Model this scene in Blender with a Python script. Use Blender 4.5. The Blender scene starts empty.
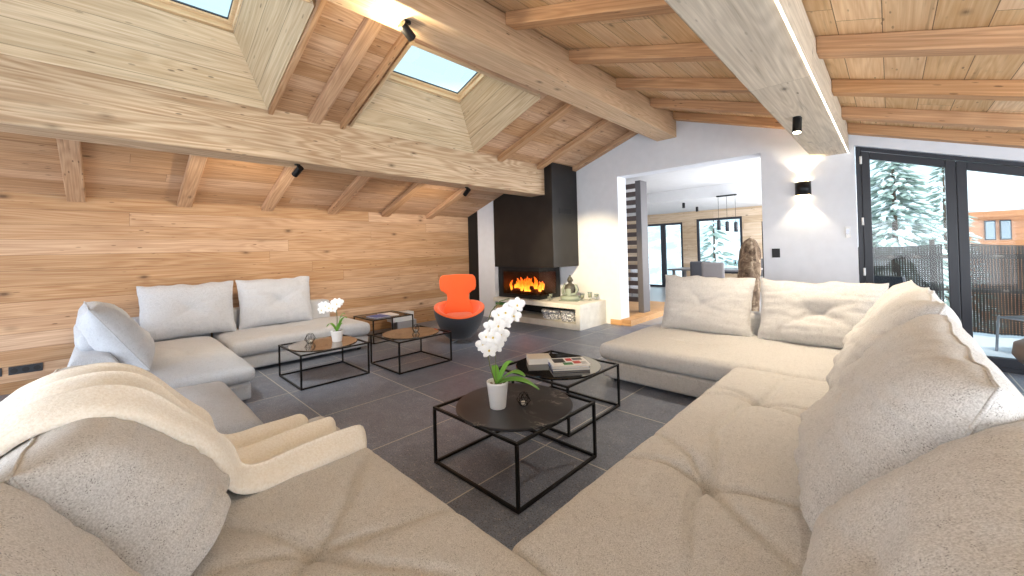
import bpy, bmesh, math, random
import numpy as np
from mathutils import Vector, Matrix, noise
random.seed(7)
D = bpy.data; SC = bpy.context.scene; COL = SC.collection
PI = math.pi

# ------------------------------------------------------------------ helpers
def link(o, parent=None):
    COL.objects.link(o)
    if parent is not None: o.parent = parent
    return o

def empty(name, loc=(0, 0, 0), rz=0.0):
    o = D.objects.new(name, None); o.empty_display_size = .1
    o.location = loc; o.rotation_euler = (0, 0, rz)
    return link(o)

def tag(o, label, cat, group=None):
    o['label'] = label; o['category'] = cat
    if group: o['group'] = group
    return o

class MB:
    """collects shapes into one mesh"""
    def __init__(s): s.v = []; s.f = []; s.sm = []
    def add(s, vs, fs, smooth=False):
        k = len(s.v); s.v += [tuple(v) for v in vs]
        s.f += [tuple(i + k for i in f) for f in fs]; s.sm += [smooth] * len(fs); return s
    def box(s, x0, x1, y0, y1, z0, z1):
        v = [(x, y, z) for z in (z0, z1) for y in (y0, y1) for x in (x0, x1)]
        return s.add(v, [(0, 2, 3, 1), (4, 5, 7, 6), (0, 1, 5, 4), (1, 3, 7, 5), (3, 2, 6, 7), (2, 0, 4, 6)])
    def hexa(s, v):
        """8 corners, bottom ring 0-3 ccw, top ring 4-7 ccw"""
        return s.add(v, [(3, 2, 1, 0), (4, 5, 6, 7), (0, 1, 5, 4), (1, 2, 6, 5), (2, 3, 7, 6), (3, 0, 4, 7)])
    def prism(s, pts, axis, a, b):
        """polygon in the plane normal to axis, extruded from a to b; pts are the 2 other coords in x,y,z order"""
        def mk(p, t):
            if axis == 'x': return (t, p[0], p[1])
            if axis == 'y': return (p[0], t, p[1])
            return (p[0], p[1], t)
        n = len(pts)
        v = [mk(p, a) for p in pts] + [mk(p, b) for p in pts]
        return s.add(v, [tuple(range(n))[::-1], tuple(range(n, 2 * n))] + [(i, (i + 1) % n, n + (i + 1) % n, n + i) for i in range(n)])
    def tube(s, pts, r, n=8, caps=True, smooth=True):
        P = [Vector(p) for p in pts]; R = r if isinstance(r, (list, tuple)) else [r] * len(P)
        vs = []; up = None
        for i, p in enumerate(P):
            d = (P[min(i + 1, len(P) - 1)] - P[max(i - 1, 0)]).normalized()
            if up is None: up = Vector((0, 0, 1)) if abs(d.z) < .9 else Vector((1, 0, 0))
            a = d.cross(up).normalized(); b = a.cross(d).normalized(); up = b
            for k in range(n):
                t = 2 * PI * k / n; vs.append(p + (a * math.cos(t) + b * math.sin(t)) * R[i])
        fs = []
        for i in range(len(P) - 1):
            for k in range(n):
                fs.append((i * n + k, i * n + (k + 1) % n, (i + 1) * n + (k + 1) % n, (i + 1) * n + k))
        s.add(vs, fs, smooth)
        if caps:
            s.add(vs[:n], [tuple(range(n))[::-1]]); s.add(vs[-n:], [tuple(range(n))])
        return s
    def lathe(s, prof, c=(0, 0, 0), n=32, smooth=True):
        vs = []; fs = []
        for (r, z) in prof:
            for k in range(n):
                t = 2 * PI * k / n; vs.append((c[0] + r * math.cos(t), c[1] + r * math.sin(t), c[2] + z))
        for i in range(len(prof) - 1):
            for k in range(n):
                fs.append((i * n + k, i * n + (k + 1) % n, (i + 1) * n + (k + 1) % n, (i + 1) * n + k))
        fs.append(tuple(range(n))[::-1]); fs.append(tuple((len(prof) - 1) * n + k for k in range(n)))
        return s.add(vs, fs, smooth)
    def grid(s, nu, nv, fn, smooth=True, closeu=False):
        vs = [fn(i / nu if closeu else i / (nu - 1), j / (nv - 1)) for j in range(nv) for i in range(nu)]
        fs = []
        for j in range(nv - 1):
            for i in range(nu if closeu else nu - 1):
                i2 = (i + 1) % nu
                fs.append((j * nu + i, j * nu + i2, (j + 1) * nu + i2, (j + 1) * nu + i))
        return s.add(vs, fs, smooth)
    def ball(s, c, rx, ry=None, rz=None, n=12, m=8):
        ry = ry or rx; rz = rz or rx
        def f(u, v):
            t = 2 * PI * u; p = PI * (v - .5)
            return (c[0] + rx * math.cos(t) * math.cos(p), c[1] + ry * math.sin(t) * math.cos(p), c[2] + rz * math.sin(p))
        return s.grid(n, m, f, closeu=True)
    def build(s, name, mat, parent=None, bevel=0, segs=2, kind=None, weld=False, sub=0, solid=0):
        me = D.meshes.new(name); me.from_pydata(s.v, [], s.f); me.update()
        me.polygons.foreach_set('use_smooth', s.sm)
        if weld:
            bm = bmesh.new(); bm.from_mesh(me); bmesh.ops.remove_doubles(bm, verts=bm.verts, dist=1e-4)
            bmesh.ops.recalc_face_normals(bm, faces=bm.faces); bm.to_mesh(me); bm.free()
        o = D.objects.new(name, me); me.materials.append(mat); link(o, parent)
        if solid:
            m = o.modifiers.new('solid', 'SOLIDIFY'); m.thickness = solid; m.offset = 0
        if bevel:
            m = o.modifiers.new('bevel', 'BEVEL'); m.width = bevel; m.segments = segs; m.limit_method = 'ANGLE'; m.angle_limit = math.radians(40)
            m.harden_normals = False
        if sub:
            m = o.modifiers.new('sub', 'SUBSURF'); m.levels = sub; m.render_levels = sub
        if kind: o['kind'] = kind
        return o

def nz(x, y, z=0.0, s=1.0): return noise.noise(Vector((x * s, y * s, z * s)))

# ------------------------------------------------------------------ materials
def lin(c):
    return tuple(((v / 255) / 12.92 if v / 255 <= .04045 else ((v / 255 + .055) / 1.055) ** 2.4) for v in c) + (1,)

class NT:
    def __init__(s, name):
        s.m = D.materials.new(name); s.m.use_nodes = True; s.t = s.m.node_tree; s.n = s.t.nodes; s.l = s.t.links
        s.b = s.n['Principled BSDF']
    def node(s, t, **k):
        o = s.n.new(t)
        for a, v in k.items():
            if a in o.inputs: pass
            setattr(o, a, v)
        return o
    def L(s, a, b): s.l.new(a, b)
    def math(s, op, a, b=None, c=None):
        o = s.n.new('ShaderNodeMath'); o.operation = op
        for i, v in enumerate((a, b, c)):
            if v is None: continue
            if isinstance(v, (int, float)): o.inputs[i].default_value = v
            else: s.L(v, o.inputs[i])
        return o.outputs[0]
    def comb(s, x, y, z):
        o = s.n.new('ShaderNodeCombineXYZ')
        for i, v in enumerate((x, y, z)):
            if isinstance(v, (int, float)): o.inputs[i].default_value = v
            else: s.L(v, o.inputs[i])
        return o.outputs[0]
    def noise(s, vec, scale=1, detail=4, rough=.5, dist=0):
        o = s.n.new('ShaderNodeTexNoise'); s.L(vec, o.inputs['Vector']); o.inputs['Scale'].default_value = scale
        o.inputs['Detail'].default_value = detail; o.inputs['Roughness'].default_value = rough; o.inputs['Distortion'].default_value = dist
        return o.outputs['Fac']
    def vor(s, vec, scale=1, feat='F1'):
        o = s.n.new('ShaderNodeTexVoronoi'); o.feature = feat; s.L(vec, o.inputs['Vector']); o.inputs['Scale'].default_value = scale
        return o
    def white(s, vec):
        o = s.n.new('ShaderNodeTexWhiteNoise'); o.noise_dimensions = '3D'; s.L(vec, o.inputs['Vector']); return o.outputs['Value']
    def ramp(s, fac, stops, interp='LINEAR'):
        o = s.n.new('ShaderNodeValToRGB'); o.color_ramp.interpolation = interp
        e = o.color_ramp.elements
        while len(e) < len(stops): e.new(.5)
        for i, (p, c) in enumerate(stops):
            e[i].position = p; e[i].color = c if len(c) == 4 else tuple(c) + (1,)
        s.L(fac, o.inputs[0]); return o.outputs[0]
    def mix(s, fac, a, b, mode='MIX'):
        o = s.n.new('ShaderNodeMix'); o.data_type = 'RGBA'; o.blend_type = mode
        for k, v in ((0, fac), (6, a), (7, b)):
            if isinstance(v, (int, float)): o.inputs[k].default_value = v
            elif isinstance(v, tuple): o.inputs[k].default_value = v
            else: s.L(v, o.inputs[k])
        return o.outputs[2]
    def bump(s, h, st=.3, dist=.01):
        o = s.n.new('ShaderNodeBump'); o.inputs['Strength'].default_value = st; o.inputs['Distance'].default_value = dist
        s.L(h, o.inputs['Height']); s.L(o.outputs[0], s.b.inputs['Normal']); return o
    def obj(s):
        o = s.n.new('ShaderNodeTexCoord'); sp = s.n.new('ShaderNodeSeparateXYZ'); s.L(o.outputs['Object'], sp.inputs[0])
        return o.outputs['Object'], sp.outputs
    def set(s, **k):
        for a, v in k.items(): s.b.inputs[a.replace('_', ' ')].default_value = v
        return s

def plain(name, rgb, rough=.5, metal=0, spec=None, **k):
    t = NT(name); t.set(Base_Color=lin(rgb), Roughness=rough, Metallic=metal)
    # a faint mottling keeps flat paint from looking dead
    v, _ = t.obj(); n = t.noise(v, 9, 3)
    c = t.mix(n, tuple(x * .94 for x in lin(rgb)[:3]) + (1,), tuple(min(1, x * 1.05) for x in lin(rgb)[:3]) + (1,))
    t.L(c, t.b.inputs['Base Color'])
    if spec is not None: t.b.inputs['Specular IOR Level'].default_value = spec
    for a, v in k.items(): t.b.inputs[a.replace('_', ' ')].default_value = v
    return t.m

def emit(name, rgb, st):
    t = NT(name); t.set(Base_Color=lin(rgb)); t.b.inputs['Emission Color'].default_value = lin(rgb); t.b.inputs['Emission Strength'].default_value = st
    return t.m

def wood(name, L, W, light, dark, width=None, length=2.3, seam=.5, knots=1.0, vary=.35, rough=.62, offs=0.0, shear=None, ring=.16, streak=.5):
    """L: grain axis index, W: axis across the boards; width None -> a solid beam"""
    t = NT(name); vec, s = t.obj()
    T = 3 - L - W
    l, w, h = s[L], s[W], s[T]
    if shear: w = t.math('SUBTRACT', w, t.math('MULTIPLY', l, shear[0])); h = t.math('SUBTRACT', h, t.math('MULTIPLY', l, shear[1]))
    oi = t.n.new('ShaderNodeObjectInfo'); rnd = t.math('MULTIPLY', oi.outputs['Random'], 37.0)
    if width:
        wi = t.math('FLOOR', t.math('DIVIDE', t.math('ADD', w, offs), width))
        r1 = t.white(t.comb(wi, 3.3, 7.1))
        li = t.math('FLOOR', t.math('ADD', t.math('DIVIDE', l, length), t.math('MULTIPLY', r1, 9.7)))
        idv = t.white(t.comb(wi, li, 1.7))
        fw = t.math('FRACT', t.math('DIVIDE', t.math('ADD', w, offs), width))
        fl = t.math('FRACT', t.math('ADD', t.math('DIVIDE', l, length), t.math('MULTIPLY', r1, 9.7)))
        e1 = t.math('MINIMUM', fw, t.math('SUBTRACT', 1.0, fw)); e1 = t.math('MULTIPLY', e1, width)
        e2 = t.math('MINIMUM', fl, t.math('SUBTRACT', 1.0, fl)); e2 = t.math('MULTIPLY', e2, length)
        e = t.math('MINIMUM', e1, e2)
        sm = t.math('LESS_THAN', e, .0022)
    else:
        idv = oi.outputs['Random']; sm = None
    idm = t.math('MULTIPLY', idv, 41.0)
    gv = t.comb(t.math('MULTIPLY', l, .38), t.math('ADD', t.math('MULTIPLY', w, 4.5), idm), t.math('ADD', t.math('MULTIPLY', h, 4.5), rnd))
    g1 = t.noise(gv, 1.0, 2, .5, .35)                     # broad cathedral figure
    rings = t.math('SINE', t.math('MULTIPLY', g1, 95.0))
    rings = t.math('ADD', t.math('MULTIPLY', rings, .5), .5)
    fv = t.comb(t.math('MULTIPLY', l, 1.6), t.math('ADD', t.math('MULTIPLY', w, 70.0), idm), t.math('MULTIPLY', h, 70.0))
    g2 = t.noise(fv, 1.0, 3, .6)
    f = t.math('ADD', t.math('MULTIPLY', rings, ring), t.math('MULTIPLY', g2, 1 - ring))
    col = t.ramp(f, [(.18, lin(dark)), (.5, tuple((a + b) / 2 for a, b in zip(lin(light), lin(dark)))), (.78, lin(light))])
    # board to board variation
    hs = t.n.new('ShaderNodeHueSaturation')
    t.L(col, hs.inputs['Color'])
    big = t.noise(t.comb(t.math('MULTIPLY', l, .8), t.math('MULTIPLY', w, 2.4), t.math('ADD', h, idm)), 1.0, 2)
    val = t.math('ADD', t.math('MULTIPLY', t.math('SUBTRACT', idv, .5), vary), t.math('ADD', t.math('MULTIPLY', t.math('SUBTRACT', big, .5), .35), 1.0))
    t.L(val, hs.inputs['Value'])
    t.L(t.math('ADD', 1.0, t.math('MULTIPLY', t.math('SUBTRACT', .5, idv), vary * .8)), hs.inputs['Saturation'])
    col = hs.outputs[0]
    if knots:
        kv = t.comb(t.math('MULTIPLY', l, 1.5), t.math('ADD', t.math('MULTIPLY', w, 2.9), idm), t.math('ADD', t.math('MULTIPLY', h, 2.9), rnd))
        vo = t.vor(kv, 1.4)
        kd = t.math('ADD', vo.outputs['Distance'], t.math('MULTIPLY', t.math('SUBTRACT', g2, .5), .07))
        km = t.ramp(kd, [(0.0, (1, 1, 1)), (.035 * knots, (1, 1, 1)), (.085 * knots, (.4, .4, .4)), (.17 * knots, (0, 0, 0))])
        dk = tuple(x * .30 for x in lin(dark)[:3]) + (1,)
        col = t.mix(t.math('MULTIPLY', km, .85), col, dk)
        # long weathered streaks
        sn = t.noise(t.comb(t.math('MULTIPLY', l, 1.1), t.math('ADD', t.math('MULTIPLY', w, 34.0), idm), t.math('MULTIPLY', h, 34.0)), 1.0, 3, .6)
        sg = t.noise(t.comb(t.math('MULTIPLY', l, .6), t.math('ADD', t.math('MULTIPLY', w, 4.0), idm), h), 1.3, 2)
        stv = t.math('MULTIPLY', t.ramp(sn, [(.56, (0, 0, 0)), (.66, (1, 1, 1))]), t.ramp(sg, [(.45, (0, 0, 0)), (.62, (1, 1, 1))]))
        col = t.mix(t.math('MULTIPLY', stv, streak), col, tuple(x * .55 for x in lin(dark)[:3]) + (1,))
        # worm holes / checks
        vo2 = t.vor(t.comb(t.math('MULTIPLY', l, 6.0), t.math('ADD', t.math('MULTIPLY', w, 22.0), idm), t.math('MULTIPLY', h, 22.0)), 1.0)
        ck = t.ramp(vo2.outputs['Distance'], [(0.0, (1, 1, 1)), (.11, (1, 1, 1)), (.17, (0, 0, 0))])
        gate = t.ramp(t.noise(t.comb(t.math('MULTIPLY', l, .9), t.math('ADD', t.math('MULTIPLY', w, 3.0), idm), h), 1.6, 1), [(.5, (0, 0, 0)), (.62, (1, 1, 1))])
        col = t.mix(t.math('MULTIPLY', t.math('MULTIPLY', ck, gate), .75), col, dk)
    if sm is not None:
        col = t.mix(t.math('MULTIPLY', sm, seam), col, tuple(x * .22 for x in lin(dark)[:3]) + (1,))
        hgt = t.math('SUBTRACT', t.math('MULTIPLY', f, .35), t.math('MULTIPLY', sm, 1.0))
    else: hgt = t.math('MULTIPLY', f, .35)
    t.L(col, t.b.inputs['Base Color']); t.b.inputs['Roughness'].default_value = rough
    t.b.inputs['Specular IOR Level'].default_value = .3
    t.bump(hgt, .35, .006)
    return t.m

def fabric(name, rgb, rgb2, speck=None, sc=1.0, bump=.5):
    t = NT(name); v, _ = t.obj()
    n1 = t.noise(v, 230 * sc, 3, .65); n2 = t.noise(v, 62 * sc, 3, .6)
    c = t.ramp(n1, [(.33, lin(rgb2)), (.62, lin(rgb))])
    c = t.mix(t.math('MULTIPLY', n2, .25), c, lin(rgb2))
    if speck:
        vo = t.vor(v, 190 * sc)
        m = t.ramp(vo.outputs['Distance'], [(.0, (1, 1, 1)), (.2, (1, 1, 1)), (.34, (0, 0, 0))])
        g = t.ramp(t.noise(v, 38 * sc, 2), [(.48, (0, 0, 0)), (.6, (1, 1, 1))])
        c = t.mix(t.math('MULTIPLY', t.math('MULTIPLY', m, g), .75), c, lin(speck))
    t.L(c, t.b.inputs['Base Color']); t.b.inputs['Roughness'].default_value = .95
    t.b.inputs['Specular IOR Level'].default_value = .15
    t.b.inputs['Sheen Weight'].default_value = .25; t.b.inputs['Sheen Roughness'].default_value = .6
    t.bump(t.math('ADD', n1, t.math('MULTIPLY', n2, .8)), bump, .004)
    return t.m

def slate():
    t = NT('slate_tiles'); v, s = t.obj(); x, y = s[0], s[1]
    S = .855
    def cell(c, o):
        u = t.math('DIVIDE', t.math('ADD', c, o), S)
        f = t.math('FRACT', u); e = t.math('MULTIPLY', t.math('MINIMUM', f, t.math('SUBTRACT', 1.0, f)), S)
        return t.math('FLOOR', u), e
    ix, ex = cell(x, 1.75 + 20 * S); iy, ey = cell(y, -1.24 + 20 * S)
    gr = t.math('LESS_THAN', t.math('MINIMUM', ex, ey), .0042)
    r = t.white(t.comb(ix, iy, 2.0))
    ov = t.n.new('ShaderNodeVectorMath'); ov.operation = 'ADD'; t.L(v, ov.inputs[0]); t.L(t.comb(t.math('MULTIPLY', r, 11.0), r, 0.0), ov.inputs[1]); ov = ov.outputs[0]
    n1 = t.noise(ov, 7.0, 7, .7, .3); n2 = t.noise(ov, 42, 5, .75); n3 = t.noise(ov, 130, 2)
    c = t.ramp(n1, [(.25, lin((104, 110, 126))), (.5, lin((118, 126, 144))), (.75, lin((134, 142, 160)))])
    sp = t.ramp(n2, [(.54, (0, 0, 0)), (.68, (1, 1, 1))])
    c = t.mix(t.math('MULTIPLY', sp, .6), c, lin((190, 192, 196)))
    fo = t.ramp(t.vor(ov, 34).outputs['Distance'], [(.0, (1, 1, 1)), (.10, (1, 1, 1)), (.2, (0, 0, 0))])
    c = t.mix(t.math('MULTIPLY', fo, .35), c, lin((185, 180, 172)))
    dk = t.ramp(n3, [(.35, (1, 1, 1)), (.48, (0, 0, 0))])
    c = t.mix(t.math('MULTIPLY', dk, .75), c, lin((52, 54, 62)))
    hs = t.n.new('ShaderNodeHueSaturation'); t.L(c, hs.inputs['Color']); t.L(t.math('ADD', .88, t.math('MULTIPLY', r, .26)), hs.inputs['Value'])
    c = t.mix(gr, hs.outputs[0], lin((196, 194, 188)))
    t.L(c, t.b.inputs['Base Color'])
    t.L(t.math('ADD', .26, t.math('MULTIPLY', n2, .28)), t.b.inputs['Roughness'])
    t.b.inputs['Specular IOR Level'].default_value = .5
    t.bump(t.math('SUBTRACT', t.math('ADD', t.math('MULTIPLY', n1, .6), t.math('MULTIPLY', n2, .35)), gr), .28, .006)
    return t.m

M = {}
M['wall_wood'] = wood('larch_cladding', 1, 2, (206, 173, 140), (156, 116, 85), width=.165, length=4.2, vary=.36, knots=1.0, offs=.05)
M['ceil_left'] = wood('larch_ceiling_boards', 1, 0, (212, 176, 142), (160, 118, 86), width=.17, length=4.6, vary=.28, knots=.9)
M['ceil_right'] = wood('pale_ceiling_boards', 1, 0, (234, 204, 164), (202, 160, 116), width=.21, length=2.2, seam=.9, vary=.22, knots=.8)
M['rafter_l'] = wood('rafter_larch_left', 0, 1, (208, 170, 134), (158, 116, 82), knots=.8, vary=.16, shear=(0, .345))
M['rafter_r'] = wood('rafter_larch_right', 0, 1, (214, 170, 128), (166, 120, 82), knots=.8, vary=.12, shear=(0, -.332))
M['beam'] = wood('pale_spruce_beam', 1, 2, (222, 198, 168), (168, 134, 102), width=.22, length=40, seam=0, knots=.9, vary=.12, ring=.30, streak=.35)
M['beam_ridge'] = wood('ridge_spruce', 1, 2, (224, 196, 162), (184, 148, 112), width=.9, length=40, seam=0, knots=.9, vary=.1)
M['beam_grey'] = wood('greyed_beam', 1, 0, (216, 203, 184), (172, 156, 136), width=.9, length=2.2, seam=.4, knots=.8, vary=.14)
M['shaft'] = wood('skylight_lining', 1, 2, (222, 202, 170), (180, 150, 114), width=.16, length=9, knots=.8, vary=.18)
M['shaft_y'] = wood('skylight_lining_side', 0, 2, (222, 202, 170), (180, 150, 114), width=.16, length=9, knots=.8, vary=.18, shear=(.345, 0))
M['sky_frame'] = wood('skylight_frame_pine', 1, 0, (232, 206, 168), (212, 178, 136), knots=0, vary=.05)
M['oak'] = wood('oak_trim', 0, 1, (214, 174, 128), (172, 122, 78), knots=0, vary=.1)
M['dining_wood'] = wood('far_room_cladding', 0, 2, (206, 186, 162), (172, 146, 118), width=.2, length=2.0, knots=.7, vary=.25)
M['slate'] = slate()
M['plaster'] = plain('white_plaster', (220, 222, 228), .8, spec=.2)
M['ceil_white'] = plain('white_ceiling_paint', (212, 212, 214), .8, spec=.2)
M['black_panel'] = plain('black_panel', (14, 14, 16), .55)
M['anthracite'] = plain('anthracite_frame', (34, 37, 46), .42)
M['black_metal'] = plain('black_powder_steel', (16, 16, 18), .38, .4)
M['chair_leg'] = plain('grey_steel', (150, 150, 155), .3, .8)
M['white_plastic'] = plain('white_plastic', (225, 225, 225), .4)
M['sofa'] = fabric('grey_boucle', (220, 218, 216), (176, 173, 170), (100, 97, 95))
M['sofa_cool'] = fabric('grey_boucle_cool_lit', (207, 210, 217), (168, 172, 180), (112, 112, 116), 1.1)  # same boucle, with the cool window light on it put into the colour
M['blanket'] = fabric('cream_plush', (246, 241, 232), (232, 224, 210), None, .5, .35)
M['orange'] = fabric('orange_wool', (240, 106, 52), (222, 86, 36), None, 1.0, .25)
M['charcoal'] = fabric('charcoal_wool', (54, 58, 68), (36, 39, 47), None, 1.0, .25)
M['piping'] = plain('pale_piping', (206, 206, 206), .8)
M['foot'] = plain('dark_foot', (22, 22, 22), .5)

def hearth_stone():
    t = NT('limestone'); v, s = t.obj()
    n = t.noise(v, 6, 6, .6); n2 = t.noise(v, 40, 3)
    c = t.ramp(n, [(.3, lin((210, 207, 200))), (.7, lin((234, 232, 226)))]); c = t.mix(t.math('MULTIPLY', n2, .25), c, lin((202, 196, 184)))
    t.L(c, t.b.inputs['Base Color']); t.b.inputs['Roughness'].default_value = .6; t.bump(n, .1, .004); return t.m
M['stone'] = hearth_stone()

def hood_metal():
    t = NT('black_steel_hood'); v, s = t.obj(); n = t.noise(v, 4, 4)
    t.L(t.ramp(n, [(.3, lin((30, 28, 28))), (.7, lin((40, 37, 36)))]), t.b.inputs['Base Color'])
    t.set(Metallic=.25, Roughness=.42); return t.m
M['hood'] = hood_metal()

def marble():
    t = NT('black_marble'); v, s = t.obj()
    n = t.noise(v, 3.5, 6, .65, 1.2)
    vein = t.ramp(t.math('ABSOLUTE', t.math('SUBTRACT', n, .5)), [(0.0, (1, 1, 1)), (.006, (.6, .6, .6)), (.014, (0, 0, 0))])
    gate = t.ramp(t.noise(v, 2.2, 2), [(.5, (0, 0, 0)), (.62, (1, 1, 1))])
    c = t.mix(t.math('MULTIPLY', t.math('MULTIPLY', vein, gate), .8), t.ramp(n, [(.3, lin((40, 41, 46))), (.7, lin((58, 60, 66)))]), lin((200, 190, 180)))
    t.L(c, t.b.inputs['Base Color']); t.set(Roughness=.3); return t.m
M['marble'] = marble()
M['dark_glass'] = plain('polished_dark_glass', (14, 14, 16), .05, 0, IOR=1.9)
M['bronze_glass'] = plain('bronze_mirror_glass', (150, 136, 122), .05, .9)

def glass(name, tint=(255, 255, 255), gloss=.08):
    t = NT(name); n = t.n; n.remove(t.b)
    tr = n.new('ShaderNodeBsdfTransparent'); tr.inputs[0].default_value = lin(tint)
    gl = n.new('ShaderNodeBsdfGlossy'); gl.inputs['Roughness'].default_value = .02
    fr = n.new('ShaderNodeFresnel'); fr.inputs[0].default_value = 1.45
    mx = n.new('ShaderNodeMixShader'); ge = n.new('ShaderNodeNewGeometry'); t.L(t.math('MULTIPLY', t.math('MULTIPLY', fr.outputs[0], .8), t.math('SUBTRACT', 1.0, ge.outputs['Backfacing'])), mx.inputs[0]); t.L(tr.outputs[0], mx.inputs[1]); t.L(gl.outputs[0], mx.inputs[2])
    t.L(mx.outputs[0], n['Material Output'].inputs[0]); return t.m
M['glass'] = glass('window_glass', (248, 252, 252))
M['smoke'] = glass('firebox_glass', (225, 215, 205))
M['clear'] = glass('clear_glass', (235, 240, 240))

# ------------------------------------------------------------------ camera
F, YAW, PITCH, ROLL, CY, H = 391.5, .7681, .0109, -.0254, 246.54, 1.35
cy_, sy_, cp_, sp_ = math.cos(YAW), math.sin(YAW), math.cos(PITCH), math.sin(PITCH)
fw = Vector((-sy_ * cp_, cy_ * cp_, sp_)); r0 = Vector((cy_, sy_, 0)); u0 = r0.cross(fw)
rr = r0 * math.cos(ROLL) + u0 * math.sin(ROLL); uu = u0 * math.cos(ROLL) - r0 * math.sin(ROLL)
cam = D.cameras.new('camera'); camo = D.objects.new('camera', cam); link(camo)
camo.matrix_world = Matrix(((rr.x, uu.x, -fw.x, 0), (rr.y, uu.y, -fw.y, 0), (rr.z, uu.z, -fw.z, H), (0, 0, 0, 1)))
cam.sensor_width = 36; cam.lens = F / 1024 * 36; cam.shift_y = (CY - 288) / 1024; cam.clip_start = .05
SC.camera = camo

# ------------------------------------------------------------------ room shell
YG, XW, XR, YB = 6.242, -6.6, 2.6, -3.2       # gable wall, cladding wall, right wall, rear wall
def zl(x, o=.08): return 2.824 + o + .345 * (x + 4.28)        # left slope (underside of boards at o=.08, of rafters at 0)
def zr(x, o=.10): return 2.888 + o - .332 * (x + .993)
XA = -2.544                                                 # apex
def zroof(x, o=0): return min(zl(x) , zr(x)) + o

MB().box(XW - .3, XR + .3, YB - .3, YG + .3, -.2, 0).build('floor', M['slate'], kind='structure')
MB().box(XW - .3, XW, YB - .3, YG + .3, 0, zl(XW) + .02).build('wall_left', M['wall_wood'], kind='structure')

def wall_y(name, y0, y1, segs, mat):
    """segs: (xa, xb, z0a, z0b, z1a, z1b)"""
    m = MB()
    for xa, xb, a0, b0, a1, b1 in segs:
        m.hexa([(xa, y0, a0), (xb, y0, b0), (xb, y1, b0), (xa, y1, a0), (xa, y0, a1), (xb, y0, b1), (xb, y1, b1), (xa, y1, a1)])
    return m.build(name, mat, kind='structure')
DX0, DX1 = -.31, 2.25                                      # door opening
def dtop(x): return zr(x, -.025) - 0.0
dz = lambda x: 2.555 - .332 * (x - DX0)
wall_y('wall_back', YG, YG + .3, [
    (XW, -3.42, 0, 0, zl(XW) + .02, zl(-3.42) + .02),
    (-3.42, XA, 2.605, 2.605, zl(-3.42) + .02, zl(XA) + .02),
    (XA, -1.25, 2.605, 2.605, zr(XA) + .02, zr(-1.25) + .02),
    (-1.25, DX0, 0, 0, zr(-1.25) + .02, zr(DX0) + .02),
    (DX0, DX1, dz(DX0), dz(DX1), zr(DX0) + .02, zr(DX1) + .02),
    (DX1, XR, 0, 0, zr(DX1) + .02, zr(XR) + .02)], M['plaster'])
# rear wall behind the camera: piers around big glazed openings
wall_y('wall_front', YB - .3, YB, [
    (XW, -6.2, 0, 0, zl(XW) + .02, zl(-6.2) + .02), (-6.2, XA, 2.2, 2.2, zl(-6.2) + .02, zl(XA) + .02),
    (XA, XR - .3, 2.2, zr(XR - .3) - .12, zr(XA) + .02, zr(XR - .3) + .02), (XR - .3, XR, 0, 0, zr(XR - .3) + .02, zr(XR) + .02),
    (-2.7, -2.4, 0, 0, 2.2, 2.2)], M['plaster'])
m = MB(); m.box(XR, XR + .3, YB, -2.6, 0, zr(XR) + .02); m.box(XR, XR + .3, 5.9, YG, 0, zr(XR) + .02); m.box(XR, XR + .3, -2.6, 5.9, 0, .25); m.box(XR, XR + .3, 1.4, 1.8, .25, 1.65)
m.box(XR, XR + .3, -2.6, 5.9, zr(XR) - .1, zr(XR) + .02)
m.build('wall_right', M['plaster'], kind='structure')
# white wall left of the fireplace and the black niche panel
MB().hexa([(-6.28, 5.47, 0), (-5.79, 5.47, 0), (-5.79, YG, 0), (-6.28, YG, 0), (-6.28, 5.47, zl(-6.28)), (-5.79, 5.47, zl(-5.79)), (-5.79, YG, zl(-5.79)), (-6.28, YG, zl(-6.28))]).build('wall_return', M['plaster'], kind='structure')
MB().hexa([(-6.6, 5.47, 0), (-6.281, 5.47, 0), (-6.281, YG, 0), (-6.6, YG, 0), (-6.6, 5.47, zl(-6.6)), (-6.281, 5.47, zl(-6.281)), (-6.281, YG, zl(-6.281)), (-6.6, YG, zl(-6.6))]).build('wall_niche', M['black_panel'], kind='structure')
MB().box(-6.28, -5.79, 5.455, 5.469, 0, .09).build('baseboard_return', M['plaster'], kind='structure')
m = MB(); m.box(-3.62, -3.405, YG - .015, YG - .001, 0, .09); m.box(-3.419, -3.405, YG - .001, YG + .3, 0, .09); m.build('baseboard_back', M['oak'], kind='structure')

# ceiling boards (two slopes, skylight holes in the left one)
SH = [(1.96, 3.81), (-.80, 1.13)]; SX0, SX1 = -4.43, -3.12
def slopeL(m, x0, x1, y0, y1):
    m.hexa([(x0, y0, zl(x0)), (x1, y0, zl(x1)), (x1, y1, zl(x1)), (x0, y1, zl(x0)), (x0, y0, zl(x0) + .06), (x1, y0, zl(x1) + .06), (x1, y1, zl(x1) + .06), (x0, y1, zl(x0) + .06)])
m = MB(); slopeL(m, XW - .3, SX0, YB - .3, YG + .3); slopeL(m, SX1, XA, YB - .3, YG + .3)
for a, b in ((YB - .3, SH[1][0]), (SH[1][1], SH[0][0]), (SH[0][1], YG + .3)): slopeL(m, SX0, SX1, a, b)
m.build('ceiling', M['ceil_left'], kind='structure')
x0, x1, y0, y1 = XA, XR + .3, YB - .3, YG + .3
MB().hexa([(x0, y0, zr(x0)), (x1, y0, zr(x1)), (x1, y1, zr(x1)), (x0, y1, zr(x0)), (x0, y0, zr(x0) + .06), (x1, y0, zr(x1) + .06), (x1, y1, zr(x1) + .06), (x0, y1, zr(x0) + .06)]).build('ceiling_right', M['ceil_right'], kind='structure')

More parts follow.
